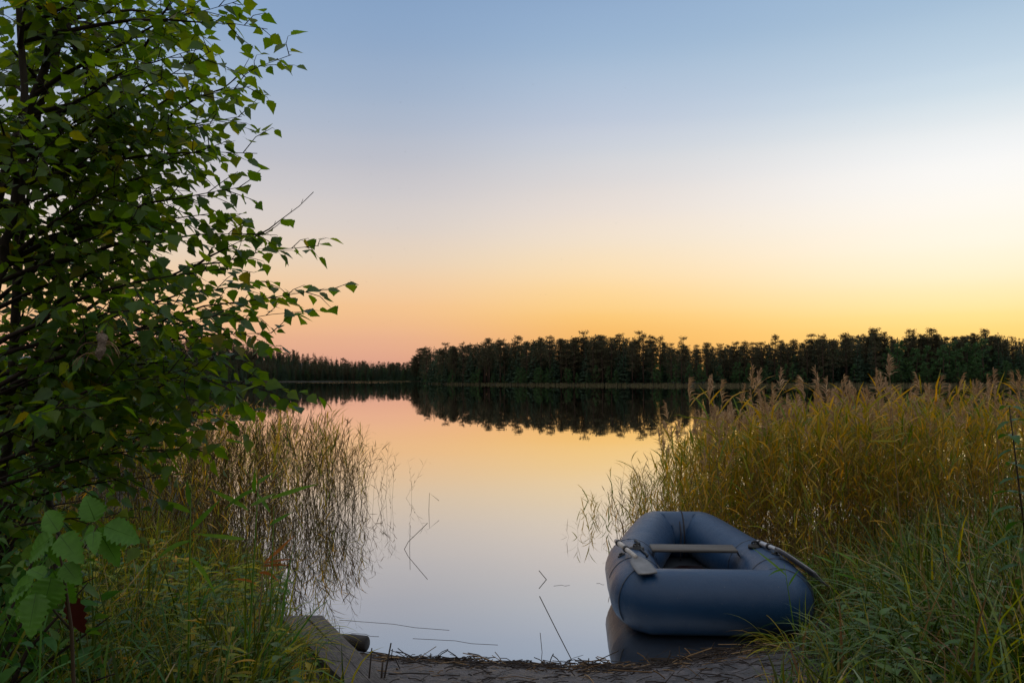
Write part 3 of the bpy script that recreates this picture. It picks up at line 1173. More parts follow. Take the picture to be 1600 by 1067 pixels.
def wp(px, py, z=0.0): return PZ(px, py, z)
def over(base, px, py, dy=0.0): return P(px, py, base.y + dy)
b = wp(630, 861, -.02); wstem([b, over(b, 638, 846), over(b, 668, 817, -.1)], .0028, 'bare stem leaning right out of the water beyond the boardwalk, largest of the bent stems')
b = wp(640, 858, -.02); wstem([b, over(b, 641, 820)], .0022, 'thin straight stem upright in the water right of the left reeds')
b = wp(670, 800, -.02); wstem([b, over(b, 671, 770), over(b, 686, 782)], .003, 'kinked stem folded back on itself, farthest out from the left reeds')
b = wp(857, 909, -.02); wstem([b, over(b, 842, 891)], .003, 'short bent stem poking out of the water left of the boat')
b = wp(893, 1030, .0); wstem([b, P(870, 985, b.y + .12), P(843, 931, b.y + .22)], .0026, 'long thin stem leaning left from the mud in front of the boat')
b = wp(847, 1018, .0); wstem([b, P(844, 988, b.y)], .002, 'tiny upright stem at the water\'s edge left of the boat')
for (x0, y0, x1, y1, lb) in ((530, 968, 702, 984, 'long thin stalk floating straight out from the end of the boardwalk'),
                             (549, 989, 592, 994, 'short stalk floating beside the timber end'),
                             (645, 997, 778, 1007, 'dark stalk floating nearest the muddy shore'),
                             (865, 915, 890, 914, 'tiny leaf strip floating left of the blue boat'),
                             (932, 911, 944, 913, 'dark scrap of reed floating against the boat side')):
    a, c = wp(x0, y0, .0006), wp(x1, y1, .0006)
    mid = (a + c) / 2 + Vector((0, .02, 0))
    wstem([a, mid, a.lerp(c, .7) + Vector((0, -.012, 0)), c], .0010, lb, 'stick', 'floating stalk', 'stalks floating on the lake')


# ------------------------------------------------------------------ reeds
def blade(mb, base, d, length, width, droop, m, r, seg=5, fold=.12, twist=.4, wide=.35, face=None):
    """a leaf that leaves base along d and droops"""
    d = d.normalized()
    pts, ws, sd_ = [], [], []
    p = base.copy()
    side = d.cross(Vector((0, 0, 1)) if face is None else face)
    if side.length < .05: side = Vector((r.uniform(-1, 1), r.uniform(-1, 1), 0))
    side.normalize()
    tw = r.uniform(-twist, twist)
    for i in range(seg + 1):
        t = i / seg
        pts.append(p.copy())
        ws.append(width * max(.03, (min(1, t / wide) ** .6 * .75 + .25) if t < wide else (1 - ((t - wide) / (1 - wide)) ** 1.6)))
        q = Matrix.Rotation(tw * t * 2, 3, d) @ side
        sd_.append(q)
        d = (d + Vector((0, 0, -droop / seg)) + rv(r) * .05).normalized()
        p = p + d * (length / seg)
    mb.strip(pts, ws, sd_, m, fold)


def plume(mb, base, d, size, m, r, n=34, droop=1.0):
    d = d.normalized()
    sideb = Vector((r.uniform(-1, 1), r.uniform(-1, 1), 0)).normalized()
    for i in range(n):
        t = i / n
        p = base + d * size * t * .8
        out_ = (d * (.75 + .4 * t) + rv(r) * (.70 - .3 * t) + sideb * .42).normalized()
        ln = size * r.uniform(.30, .56) * (1.0 - .5 * t)
        q = rv(r)
        s = q.cross(out_).normalized()
        m1 = p + out_ * ln * .55
        e = p + out_ * ln + Vector((0, 0, -ln * .25 * droop)) + sideb * ln * .15
        wd = size * .030
        mb.strip([p, m1, e], [wd * .5, wd * 1.2, wd * .3], [s, s, s], m)


def reed(seed, h, nl, ll, lw, bend=.08, has_plume=False, psize=.2, r0=.0035, droop=.9, low=.3, mats=(0, 1, 2)):
    """returns (stem and leaves mesh, plume mesh or None)"""
    r = random.Random(seed)
    mb, pl = MB(), MB()
    ba = r.uniform(0, 2 * PI)
    bd = Vector((math.cos(ba), math.sin(ba), 0))
    pts = []
    k = 6
    for i in range(k + 1):
        t = i / k
        pts.append(Vector((0, 0, -.1 + (h + .1) * t)) + bd * (bend * h * t * t) + rv(r) * .006)
    mb.tube(pts, [r0 * (1 - .65 * i / k) for i in range(k + 1)], 3, mats[0], caps=False)
    ang = r.uniform(0, 2 * PI)
    for i in range(nl):
        t = low + (1 - low) * (i + r.uniform(.1, .6)) / nl
        f = t * k
        a = min(int(f), k - 1)
        p = pts[a].lerp(pts[a + 1], f - a)
        ang += PI + r.uniform(-.7, .7)
        el = r.uniform(.75, 1.25)
        d = Vector((math.cos(ang) * math.cos(el), math.sin(ang) * math.cos(el), math.sin(el)))
        blade(mb, p, d, ll * r.uniform(.6, 1.15), lw * r.uniform(.7, 1.15), droop * r.uniform(.4, 1.5), mats[1], r, 4, 0)
    if has_plume:
        td = (pts[-1] - pts[-2]).normalized()
        plume(pl, pts[-1] - td * .02, td, psize, 0, r)
    return mb, (pl if has_plume else None)


REED_M = [M['reed_stem'], M['reed_leaf'], M['plume'], M['dry_reed'], M['dark_reed_stem'], M['dark_reed_leaf']]
DARK_M = [M['dark_reed_stem'], M['dark_reed_leaf'], M['plume']]
green_v = [reed(200 + i, 1.35, 12, .28, .019, .07, low=.42 if i % 2 else .16) for i in range(9)]
plume_v = [reed(230 + i, 1.42, 10, .27, .018, .06, True, .22, low=.42) for i in range(9)]
dark_v = [reed(260 + i, 1.0, 8, .20, .011, .16, r0=.003, droop=.5, low=.2) for i in range(10)]
dry_v = []
for i in range(6):
    mb, _ = reed(290 + i, 1.1, 4, .2, .010, .14, r0=.003, droop=1.6, mats=(3, 3, 2))
    dry_v.append((mb, None))


def reed_arr(v):
    mb, pl = v
    V, lp, tot, mi = mb.arrays()
    if pl is None: return V, lp, tot, mi
    V2, lp2, tot2, mi2 = pl.arrays()
    return np.concatenate([V, V2]), np.concatenate([lp, lp2 + len(V)]), np.concatenate([tot, tot2]), np.concatenate([mi, mi2 + 2])


GREEN_A = [reed_arr(v) for v in green_v]
PLUME_A = [reed_arr(v) for v in plume_v]
DARK_A = [reed_arr(v) for v in dark_v]
DRY_A = [reed_arr(v) for v in dry_v]
DARKBED_A = [(V, lp, tot, mi + 4) for V, lp, tot, mi in DARK_A]
RPROTO = {}


def reed_thing(kind, loc, sc, rz, tilt, tdir, label, group):
    src = {'green': green_v, 'plume': plume_v, 'dark': dark_v}[kind]
    i = R.randrange(len(src))
    if (kind, i) not in RPROTO:
        mb, pl = src[i]
        o = mb.build('reed', (DARK_M if kind == 'dark' else REED_M))
        if pl: pl.build('plume', M['plume'], o)
        RPROTO[(kind, i)] = o
    else:
        o = copy_tree(RPROTO[(kind, i)])
    o.matrix_world = trs(loc, rz, sc, tilt, tdir)
    return tag(o, label, 'reed', group)


XL = [(7.4, 1.9), (7.7, .85), (9, .62), (10, .70), (12, 1.3), (14, 2.4), (17, 4.4)]      # left limit of the right bed by distance
XR = [(5.6, -1.48), (6.4, -1.56), (7.4, -1.58), (8.6, -1.50), (10, -1.40), (11.6, -1.32), (12.6, -1.9), (15, -3.2), (18, -5.0)]   # right limit of the left bed
bed_r, bed_l = [], []
LRE = 'thin reed standing in the water at the left edge of the right-hand reed bed'
LRP = 'reed with a brownish feathery plume in the right-hand reed bed'
LLE = 'thin dark reed standing in open water at the outer edge of the left reed bed'
cnt = {'re': 0, 'rp': 0, 'le': 0}
for i in range(5400):
    y = 7.2 + 6.6 * R.random() ** 1.1
    xl = interp(XL, y)
    x = xl + (y * .66 + .6 - xl) * R.random()
    u = x - xl
    if x < 2.35 and y < 7.75: continue
    if R.random() > .12 + .88 * sstep(u / 1.5): continue
    if u > .8 and R.random() > .62 + 1.1 * noise.noise((x * 1.1, y * 1.1, 3)): continue
    if y > 10.5 and R.random() < .45: continue
    loc = Vector((x, y, min(0, ground_z(x, y)) if ground_z(x, y) < 0 else ground_z(x, y)))
    hs = R.uniform(.86, 1.05) * (.66 + .34 * sstep(u / 1.3))
    top = CAM_Z - (R.gauss(641, 22) - 592 - 34 * noise.noise((x * .9, y * .9, 11))) / F * y
    hs = min(1.12, (top - loc.z) / 1.40) * (.50 + .50 * sstep(u / 1.7))
    tl, td, rz = R.gauss(0, .15), R.uniform(0, 6.28), R.uniform(0, 6.28)
    if u < 1.0 and cnt['re'] < 125:
        cnt['re'] += 1
        reed_thing('dark', loc, hs * 1.28 * R.uniform(.7, 1.05), rz, tl * 2.4, td, LRE, 'reeds at the edge of the right bed')
        continue
    q = R.random()
    if q < .10 and u > 1.0 and cnt['rp'] < 80 and y < 12.5:
        cnt['rp'] += 1
        reed_thing('plume', loc, (top + R.uniform(.0, .12) - loc.z) / 1.5, rz, tl, td, LRP, 'plumed reeds of the right bed')
        continue
    if q < .22 and u > .9: a = R.choice(PLUME_A)
    elif q < .74: a = R.choice(GREEN_A)
    else: a = R.choice(DRY_A)
    if q >= .74: tl *= 2.4; hs *= R.uniform(.45, .95)
    bed_r.append((a, trs(loc, rz, hs, tl, td)))
for i in range(5600):
    y = 5.7 + 10.5 * R.random() ** 1.1
    xr = interp(XR, y)
    x = xr - (y * .66 + .3 + xr) * R.random() ** 1.25
    u = xr - x
    if R.random() > .13 + .87 * sstep((u - .1) / 1.2): continue
    if R.random() > .60 + 1.2 * noise.noise((x * 1.3, y * 1.3, 5)): continue
    g0 = ground_z(x, y)
    loc = Vector((x, y, g0 if g0 > 0 else 0))
    hs = R.uniform(.62, 1.0) * (.60 + .32 * sstep(u / 1.0))
    if y < 7.3: hs *= .72
    tl, td, rz = R.gauss(0, .20), R.uniform(0, 6.28), R.uniform(0, 6.28)
    if u < .8 and cnt['le'] < 110:
        cnt['le'] += 1
        reed_thing('dark', loc, hs * 1.3, rz, tl * 2.4, td, LLE, 'reeds at the edge of the left bed')
        continue
    q = R.random()
    a = R.choice(GREEN_A) if q < .17 else (R.choice(DRY_A) if q < .25 else R.choice(PLUME_A) if q < .28 else R.choice(DARKBED_A))
    if q >= .28: hs *= 1.25
    bed_l.append((a, trs(loc, rz, hs, tl, td)))
for i in range(620):                      # low shoots at the foot of the right bed
    x = R.uniform(2.1, 6.2)
    y = R.uniform(6.7, 8.6) + .12 * (x - 2.1)
    loc = Vector((x, y, max(0, ground_z(x, y))))
    bed_r.append((R.choice(GREEN_A[::2]) if R.random() < .72 else R.choice(DRY_A), trs(loc, R.uniform(0, 6.28), R.uniform(.34, .66), R.gauss(0, .22), R.uniform(0, 6.28))))
for i in range(130):
    x = R.uniform(1.0, 2.3)
    y = R.uniform(7.75, 8.6)
    bed_r.append((R.choice(GREEN_A[::2]) if R.random() < .6 else R.choice(DRY_A), trs(Vector((x, y, 0)), R.uniform(0, 6.28), R.uniform(.34, .6), R.gauss(0, .22), R.uniform(0, 6.28))))
o = link('reed_bed', merge('reed_bed', bed_r, REED_M))
tag(o, 'dense green and ochre reed bed filling the right shore behind the boat', 'reeds', kind='stuff')
o = link('reed_bed', merge('reed_bed', bed_l, REED_M))
tag(o, 'brownish green reed bed along the left shore behind the birch', 'reeds', kind='stuff')


def single_reed(px_base, py_base, Y, top, psize, leaves, label, mats=REED_M, lean=0.0, r0=.0045, name='reed', pl=True, group=None, cat='reed'):
    b = gz(P(px_base, py_base, Y), -.02)
    t = P(top[0], top[1], Y)
    mid = b.lerp(t, .5) + Vector((lean, 0, 0))
    pts = [b, b.lerp(mid, .5) + Vector((lean * .25, 0, 0)), mid, mid.lerp(t, .5) + Vector((lean * .25, 0, 0)), t]
    mb = MB()
    mb.tube([p - b for p in pts], [r0, r0 * .9, r0 * .8, r0 * .6, r0 * .35], 5)
    o = mb.build(name, mats)
    o.location = b
    r = random.Random(int(px_base * 7 + py_base))
    lv = MB()
    for (x0, y0, x1, y1, wd, dr) in leaves:
        p0 = P(x0, y0, Y); p1 = P(x1, y1, Y + r.uniform(-.06, .06))
        d = p1 - p0
        ln = d.length
        d = d.normalized() + Vector((0, r.uniform(-.15, .15), dr * .5))
        blade(lv, p0 - b, d, ln * 1.04, wd, dr, 1, r, 7, .10, .25, face=Vector((r.uniform(-.3, .3), -1, r.uniform(.1, .7))))
    lv.build('leaves', mats, o)
    if pl:
        pm = MB()
        plume(pm, t - b - Vector((0, 0, .02)), (pts[-1] - pts[-2]) , psize, 0, r, 60)
        pm.build('plume', M['plume'], o)
    return tag(o, label, cat, group)


single_reed(1412, 812, 5.6, (1390, 585), .17, [(1393, 612, 1345, 660, .014, .9), (1393, 600, 1412, 640, .012, .8), (1398, 668, 1358, 676, .014, .6), (1403, 690, 1355, 690, .014, .3), (1395, 630, 1430, 600, .012, .2)],
            'tallest plumed reed, standing alone above the middle of the right reed bed')
single_reed(1130, 800, 8.2, (1114, 605), .16, [(1118, 640, 1098, 598, .016, .1), (1120, 650, 1150, 620, .014, .4), (1121, 660, 1062, 650, .014, .4), (1123, 680, 1150, 668, .014, .4)],
            'plumed reed rising high above the left end of the right reed bed')
single_reed(1250, 800, 9.0, (1250, 606), .17, [(1250, 640, 1235, 612, .014, .2), (1250, 660, 1275, 640, .014, .3)],
            'slim plumed reed against the dark water above the boat')
single_reed(1565, 780, 6.2, (1553, 600), .15, [(1556, 622, 1568, 580, .012, .0), (1557, 640, 1570, 660, .016, .9), (1560, 660, 1530, 640, .014, .4)],
            'tall plumed reed with one upright yellow leaf near the right end of the bed')

# ------------------------------------------------------------------ bank plants: grass, herbs
def grass_patch(name, n, area, hrange, wd, mats, label, wild=.5, mixer=None, droop=(.4, 2.4), keep=None):
    mb = MB()
    r = random.Random(hash(name + label) % 9973 if False else len(label) * 31 + n)
    x0, x1, y0, y1 = area
    done = 0
    while done < n:
        x, y = r.uniform(x0, x1), r.uniform(y0, y1)
        done += 1
        z = ground_z(x, y)
        k = keep(x, y, r) if keep else 1.0
        k *= .45 + 1.1 * max(0, .5 + .9 * noise.noise((x * 2.3, y * 2.3, 8)))
        if k <= .22 or z < -.05: continue
        tuft = r.randint(2, 4)
        for _ in range(tuft):
            a = r.uniform(0, 2 * PI)
            el = r.uniform(.75, 1.5)
            d = Vector((math.cos(a) * math.cos(el), math.sin(a) * math.cos(el), math.sin(el)))
            mi = mixer(r) if mixer else 0
            blade(mb, Vector((x + r.uniform(-.03, .03), y + r.uniform(-.03, .03), z - .02)), d, r.uniform(*hrange) * k, wd * r.uniform(.6, 1.3), r.uniform(*droop), mi, r, 5, 0, .5, .25)
    o = mb.build(name, mats)
    return tag(o, label, 'grass', kind='stuff')


def dsh(x, y): return near_d(x, y)
BOATBOX = lambda x, y: .45 < x < 2.0 and y > 4.95
def keep_r(x, y, r):
    d = dsh(x, y)
    edge = 1.05 + .55 * sstep((y - 3.6) / 1.2) * (1 if y < 4.9 else 1.35)
    edge += .14 * noise.noise((x * 2, y * 2, 4))
    if x < edge or d < -.25: return 0
    if BOATBOX(x, y): return 0
    return (.45 + .55 * sstep((x - edge) / .7)) * (1 + .10 * sstep((x - 1.9) / .8)) * (1 - .25 * sstep((y - 5.9) / 1.0))


def keep_l(x, y, r):
    d = dsh(x, y)
    # the boards' left edge
    t = (y - B1.y) / (B0.y - B1.y)
    ex = B1.x + (B0.x - B1.x) * t - .02 + .06 * noise.noise((y * 3, 0, 1))
    if y > B0.y + .1: return .6 + .4 * sstep(d / .8) if d > -.12 else 0
    if x > ex or d < -.1: return 0
    return .5 + .5 * sstep((ex - x) / .8)


grass_patch('grass', 4900, (1.0, 5.2, 3.0, 7.6), (.20, .60), .0115, [M['grass'], M['sedge'], M['yellow_grass'], M['dry_reed']],
            'rank green grass covering the bank right of the boat', mixer=lambda r: 0 if r.random() < .60 else (1 if r.random() < .35 else 2 if r.random() < .5 else 3), keep=keep_r)
grass_patch('grass', 5600, (-3.9, -.7, 3.0, 8.0), (.18, .48), .0085, [M['grass'], M['yellow_grass'], M['dry_reed']],
            'fine green and yellowing grass on the bank left of the boardwalk', mixer=lambda r: 0 if r.random() < .34 else (1 if r.random() < .85 else 2), keep=keep_l)
grass_patch('undergrowth', 1500, (-3.4, -1.0, 1.6, 4.2), (.25, .62), .011, [M['grass'], M['shrub_leaf']],
            'dark long grass beneath the birch at the lower left', mixer=lambda r: 0 if r.random() < .7 else 1)


def leaf_plate(mb, base, d, nrm, length, width, m, lobes=7, serr=.12, bend=.25, pleat=0.0):
    """an ovate, toothed leaf folded along its midrib"""
    d = d.normalized()
    s = d.cross(nrm)
    if s.length < 1e-3: s = d.cross(Vector((0.3, 0.5, 0.8)))
    s.normalize()
    nrm = s.cross(d).normalized()
    k = lobes
    vs, fs = [], []
    for i in range(k + 1):
        t = i / k
        wv = math.sin(PI * min(1, t ** .62)) ** .85 * width * .5 if 0 < t < 1 else 0.0
        jag = 1 + (serr if i % 2 else -serr)
        c = base + d * length * t + nrm * (-bend * length * t * t)
        if i % 2: c = c - nrm * (pleat * width)
        vs.append(c)
        if 0 < i < k:
            vs.append(c - s * wv * jag + nrm * wv * .28 + d * length * .02)
            vs.append(c + s * wv * jag + nrm * wv * .28 + d * length * .02)
    for sgn in (0, 1):
        idx = lambda i: 1 + 3 * (i - 1)
        c_ = lambda i: 0 if i == 0 else (idx(i) if i < k else len(vs) - 1)
        e_ = lambda i: c_(i) if i in (0, k) else c_(i) + 1 + sgn
        for i in range(k):
            q = [c_(i), c_(i + 1), e_(i + 1), e_(i)]
            q2 = []
            for v in q:
                if v not in q2: q2.append(v)
            if sgn: q2.reverse()
            fs.append(tuple(q2))
    mb.add(vs, fs, m)


# herb carpet on the right bank
hm = MB()
r = random.Random(77)
for i in range(210):
    x, y = r.uniform(1.3, 3.6), r.uniform(3.4, 6.4)
    if keep_r(x, y, r) < .6: continue
    z = ground_z(x, y)
    h = r.uniform(.12, .38)
    tp = Vector((x + r.uniform(-.08, .08), y + r.uniform(-.08, .08), z + h))
    hm.tube([(x, y, z - .02), tp], [.003, .0015], 4, 1)
    for k in range(r.randint(5, 9)):
        t = r.uniform(.35, 1)
        a = r.uniform(0, 6.28)
        d = Vector((math.cos(a), math.sin(a), r.uniform(-.1, .5)))
        leaf_plate(hm, Vector((x, y, z)).lerp(tp, t), d, Vector((0, 0, 1)), r.uniform(.06, .11), r.uniform(.025, .045), 0, 6)
tag(hm.build('ground_herbs', [M['herb'], M['grass']]), 'low broad leaved herbs growing through the grass right of the boat', 'herbs', kind='stuff')
hm = MB()
for i in range(420):
    x, y = r.uniform(-3.2, -.8), r.uniform(3.0, 6.2)
    if keep_l(x, y, r) < .55: continue
    z = ground_z(x, y)
    h = r.uniform(.15, .42)
    tp = Vector((x + r.uniform(-.1, .1), y + r.uniform(-.1, .1), z + h))
    hm.tube([(x, y, z - .02), tp], [.003, .0015], 4, 1)
    yl = 2 if r.random() < .45 else 0
    for k in range(r.randint(6, 11)):
        t = r.uniform(.3, 1)
        a = r.uniform(0, 6.28)
        d = Vector((math.cos(a), math.sin(a), r.uniform(-.1, .7)))
        leaf_plate(hm, Vector((x, y, z)).lerp(tp, t), d, Vector((0, 0, 1)), r.uniform(.05, .11), r.uniform(.016, .04), yl, 6)
tag(hm.build('ground_herbs', [M['herb'], M['grass'], M['yellow_grass']]), 'green and yellow leafy herbs among the grass left of the boardwalk', 'herbs', kind='stuff')


def tussock(px, py, n, ln, mat, label, spread=.25, wd=.008, name='sedge_tussock', lean=(0, 0, 0), Y=None):
    c = gz(P(px, py, Y))
    mb = MB()
    r = random.Random(int(px) + n)
    for i in range(n):
        a = r.uniform(0, 6.28)
        q = spread * math.sqrt(r.random())
        el = r.uniform(.8, 1.4)
        d = Vector((math.cos(a) * math.cos(el), math.sin(a) * math.cos(el), math.sin(el))) + Vector(lean)
        b = Vector((math.cos(a) * q, math.sin(a) * q, -.02))
        blade(mb, b, d, ln * r.uniform(.55, 1.1), wd * r.uniform(.7, 1.2), r.uniform(1.4, 2.8), 0, r, 8, .08, .4, .3)
    o = mb.build(name, M[mat])
    o.location = c
    return tag(o, label, 'sedge')


tussock(1515, 1010, 210, .62, 'sedge', 'drooping grey green sedge tussock at the lower right corner', .30, .009, lean=(-.15, -.1, 0), Y=4.0)
tussock(1360, 985, 120, .46, 'sedge', 'sedge tussock between the mud and the corner tussock, lower right', .2, .009, Y=4.3)
tussock(1590, 900, 110, .7, 'grass', 'tall arching grass tuft at the right edge below the leafy herb', .2, .010, 'grass_tuft', Y=4.4)
tussock(1240, 975, 70, .34, 'yellow_grass', 'small grass tuft leaning on the right end of the boat', .14, .007, 'grass_tuft', (-.2, 0, 0), Y=4.95)
tussock(400, 985, 170, .40, 'yellow_grass', 'yellow green grass tuft overhanging the left edge of the boardwalk', .24, .006, 'grass_tuft', (.1, 0, 0), Y=4.5)
tussock(70, 1010, 60, .55, 'grass', 'drooping dark grass tuft at the lower left corner', .14, .012, 'grass_tuft', Y=2.6)
tussock(1405, 850, 90, .75, 'grass', 'tall grass clump standing against the reeds right of the oar', .22, .010, 'grass_tuft', Y=5.7)


# tall herb at the right edge
def herb_stem(px_b, py_b, Y, top, n, ln, wd, mat, label, name='tall_herb'):
    b = gz(P(px_b, py_b, Y), -.02)
    t = P(top[0], top[1], Y)
    mb = MB()
    pts = [Vector((0, 0, 0)), (t - b) * .5 + Vector((.02, 0, 0)), t - b]
    mb.tube(pts, [.006, .005, .0025], 6)
    o = mb.build(name, M['dark_reed_stem'])
    o.location = b
    lf = MB()
    r = random.Random(n * 13 + int(px_b))
    a = 0
    for i in range(n):
        tt = .30 + .70 * i / (n - 1)
        p = (t - b) * tt
        a += PI / 2
        for sg in (0, PI):
            q = a + sg + r.uniform(-.4, .4)
            d = Vector((math.cos(q), math.sin(q), r.uniform(-.35, .35)))
            leaf_plate(lf, p, d, Vector((0, 0, 1)), ln * r.uniform(.7, 1.1) * (1.1 - .45 * tt), wd * r.uniform(.8, 1.1) * (1.1 - .4 * tt), 0, 9, .1, .35)
    lf.build('leaves', M[mat], o)
    return tag(o, label, 'herb')


herb_stem(1606, 840, 4.0, (1577, 636), 13, .16, .06, 'nettle', 'tall dark leafy herb rising at the right edge before the reeds')
herb_stem(1480, 905, 4.8, (1472, 850), 5, .10, .04, 'herb', 'small leafy herb in the dark grass left of the tall one')
herb_stem(1445, 990, 4.3, (1450, 925), 6, .10, .045, 'herb', 'pale leafy herb beside the sedge tussock at lower right')

# bright young reeds on the left bank, withered leaves
BR = [M['bright_blade'], M['bright_blade']]
single_reed(385, 905, 3.5, (404, 748), .1, [(388, 797, 320, 767, .020, .5), (397, 770, 400, 735, .020, .0), (400, 764, 352, 798, .018, .6), (402, 755, 425, 740, .016, .1), (383, 842, 305, 838, .018, .2), (392, 790, 430, 770, .018, .1)],
            'bright green young reed with long level leaves left of the open water', BR, 0, .005, 'young_reed', False, cat='young reed')
single_reed(420, 900, 3.7, (428, 790), .1, [(424, 778, 496, 762, .020, .2), (422, 800, 405, 770, .016, .1), (421, 820, 455, 800, .016, .2)],
            'young reed whose single long leaf points out over the water', BR, 0, .004, 'young_reed', False, cat='young reed')
single_reed(295, 930, 3.2, (298, 770), .1, [(297, 800, 252, 778, .022, .4), (296, 830, 346, 782, .020, .2), (297, 790, 290, 750, .02, 0), (296, 845, 240, 872, .02, .6), (296, 870, 330, 930, .018, .8)],
            'broad leaved young reed beneath the lowest birch branches', BR, 0, .005, 'young_reed', False, cat='young reed')
single_reed(398, 960, 3.9, (412, 878), .1, [(412, 880, 461, 840, .016, .1), (412, 880, 459, 869, .012, .2), (411, 884, 456, 884, .012, .3), (405, 895, 440, 905, .016, 1.2), (400, 912, 360, 900, .012, .8)],
            'withered reed shoot with orange leaves pointing at the water', [M['dry_reed'], M['orange_leaf']], 0, .004, 'withered_reed', False, cat='withered reed')
single_reed(1300, 930, 5.2, (1305, 862), .1, [(1305, 862, 1345, 890, .014, .8), (1304, 880, 1268, 868, .012, .4), (1303, 895, 1350, 905, .014, .3)],
            'yellowing reed shoot in the grass right of the oar blade', BR, 0, .004, 'young_reed', False, cat='young reed')
single_reed(1245, 985, 5.05, (1225, 880), .1, [(1230, 900, 1178, 855, .013, .3), (1226, 890, 1200, 900, .012, .8), (1232, 915, 1250, 890, .012, .2)],
            'green reed shoot leaning its leaf across the right tube of the boat', BR, 0, .0035, 'young_reed', False, cat='young reed')

# raspberry-like cane, close to the camera at the lower left
YC = 1.9
b = gz(P(120, 1300, YC))
root = empty('bramble_cane', b)
tag(root, 'leafy bramble cane with large toothed leaves, close at the lower left', 'bramble')
mb = MB()
J = {k: P(*q, YC) - b for k, q in {'a': (118, 1150), 'b': (112, 985), 'c': (100, 900), 'd': (88, 835), 'e': (128, 862), 'f': (152, 822), 'g': (50, 915), 'h': (80, 895)}.items()}
mb.tube([Vector((0, 0, -.02)), J['a'], J['b'], J['c'], J['d']], [.005, .0045, .004, .003, .002], 6)
mb.tube([J['c'], J['e'], J['f']], [.003, .002, .0015], 5)
mb.tube([J['b'], J['g']], [.003, .0015], 5)
mb.build('stem', M['dark_reed_stem'], root)
LEAVES = [((150, 814), (134, 775), 34), ((163, 822), (217, 842), 38), ((152, 824), (187, 882), 30), ((148, 830), (146, 860), 20), ((147, 828), (121, 843), 24),
          ((92, 830), (69, 796), 32), ((84, 838), (40, 872), 38), ((88, 838), (90, 884), 28), ((94, 836), (122, 872), 36), ((82, 900), (68, 958), 44),
          ((84, 892), (112, 944), 34), ((52, 908), (6, 934), 34), ((48, 918), (16, 966), 36), ((58, 925), (46, 990), 36), ((100, 880), (122, 908), 30), ((70, 900), (40, 885), 24)]
r = random.Random(5)
for (p0, p1, wd) in LEAVES:
    dy = r.uniform(-.08, .08)
    a, c = P(*p0, YC + dy * .5), P(*p1, YC + dy)
    lf = MB()
    leaf_plate(lf, a - b, c - a, Vector((r.uniform(-.3, .3), -.75, .65)), (c - a).length * 1.08, wd / F * YC * 1.15, 0, 15, .13, .18, .075)
    lf.strip([a - b + (c - a) * t * 1.0 + Vector((0, -.004 - .0 * t, .002)) for t in (.02, .3, .6, .85)], [.0022, .0018, .0012, .0006], [Vector((.8, 0, .2)).normalized()] * 4, 1)
    lf.build('leaf', [M['raspberry'], M['herb']], root)
a, c = P(112, 930, 2.0), P(122, 992, 2.0)
mb = MB()
leaf_plate(mb, Vector((0, 0, 0)), c - a, Vector((.2, -.8, .3)), (c - a).length * 1.15, .042, 0, 11, .16, .7, .10)
mb.tube([Vector((0, 0, 0)), P(108, 905, 1.95) - a], [.0015, .0012], 4)
o = mb.build('withered_leaf', M['red_leaf'])
o.location = a
tag(o, 'dark red withered leaf hanging under the bramble leaves', 'withered leaf')

# ------------------------------------------------------------------ litter on the mud
lm = MB()
r = random.Random(31)
for i in range(1150):
    x = r.uniform(-.75, 1.75)
    y = r.uniform(3.7, 5.05)
    if r.random() < .5: y = interp(NEAR, x) - abs(r.gauss(0, .09)) - .01
    if dsh(x, y) < -.03: continue
    ln = r.uniform(.02, .24) * (1 if r.random() < .4 else .5)
    a = r.gauss(0, .75) + (PI if r.random() < .5 else 0)
    z = ground_z(x, y)
    e = Vector((x + math.cos(a) * ln, y + math.sin(a) * ln * .6, 0))
    e.z = max(0, ground_z(e.x, e.y)) + r.uniform(.0, .02) + (.05 if r.random() < .06 else 0)
    m0 = Vector((x, y, z)).lerp(e, .5) + Vector((0, r.uniform(-.02, .02), .006))
    lm.tube([Vector((x, y, max(0, z) + .002)), m0, e], [r.uniform(.0010, .0034)] * 3, 4, 0 if r.random() < .82 else 1, caps=False)
tag(lm.build('reed_litter', [M['stick'], M['dry_reed']]), 'broken dark reed stems and twigs strewn over the mud', 'litter', kind='stuff')

# ------------------------------------------------------------------ the birch
def birch_leaf(mb, base, d, nrm, ln, m, r):
    d = d.normalized()
    s = d.cross(nrm)
    if s.length < 1e-3: s = d.cross(Vector((.3, .5, .8)))
    s.normalize()
    n2 = s.cross(d).normalized()
    wd = ln * r.uniform(.72, .88)
    prof = [(.07, .22), (.16, .40), (.24, .36), (.30, .50), (.40, .44), (.50, .40), (.58, .30), (.68, .24), (.78, .14), (.88, .08)]
    vs = [base, base + d * ln * .5 + n2 * (-.05 * ln), base + d * ln + n2 * (-.14 * ln)]
    cup = r.uniform(.10, .34)
    for sg in (-1, 1):
        for t, q in prof:
            vs.append(base + d * ln * t + s * (sg * q * wd) + n2 * (cup * q * wd - .14 * ln * t * t))
    k = len(prof)
    fs = []
    L0, R0 = 3, 3 + k
    fs.append(tuple([0, 1] + [L0 + i for i in range(4, -1, -1)]))
    fs.append(tuple([1, 2] + [L0 + i for i in range(k - 1, 3, -1)]))
    fs.append(tuple([1, 0] + [R0 + i for i in range(0, 5)]))
    fs.append(tuple([2, 1] + [R0 + i for i in range(4, k)]))
    mb.add(vs, fs, m)


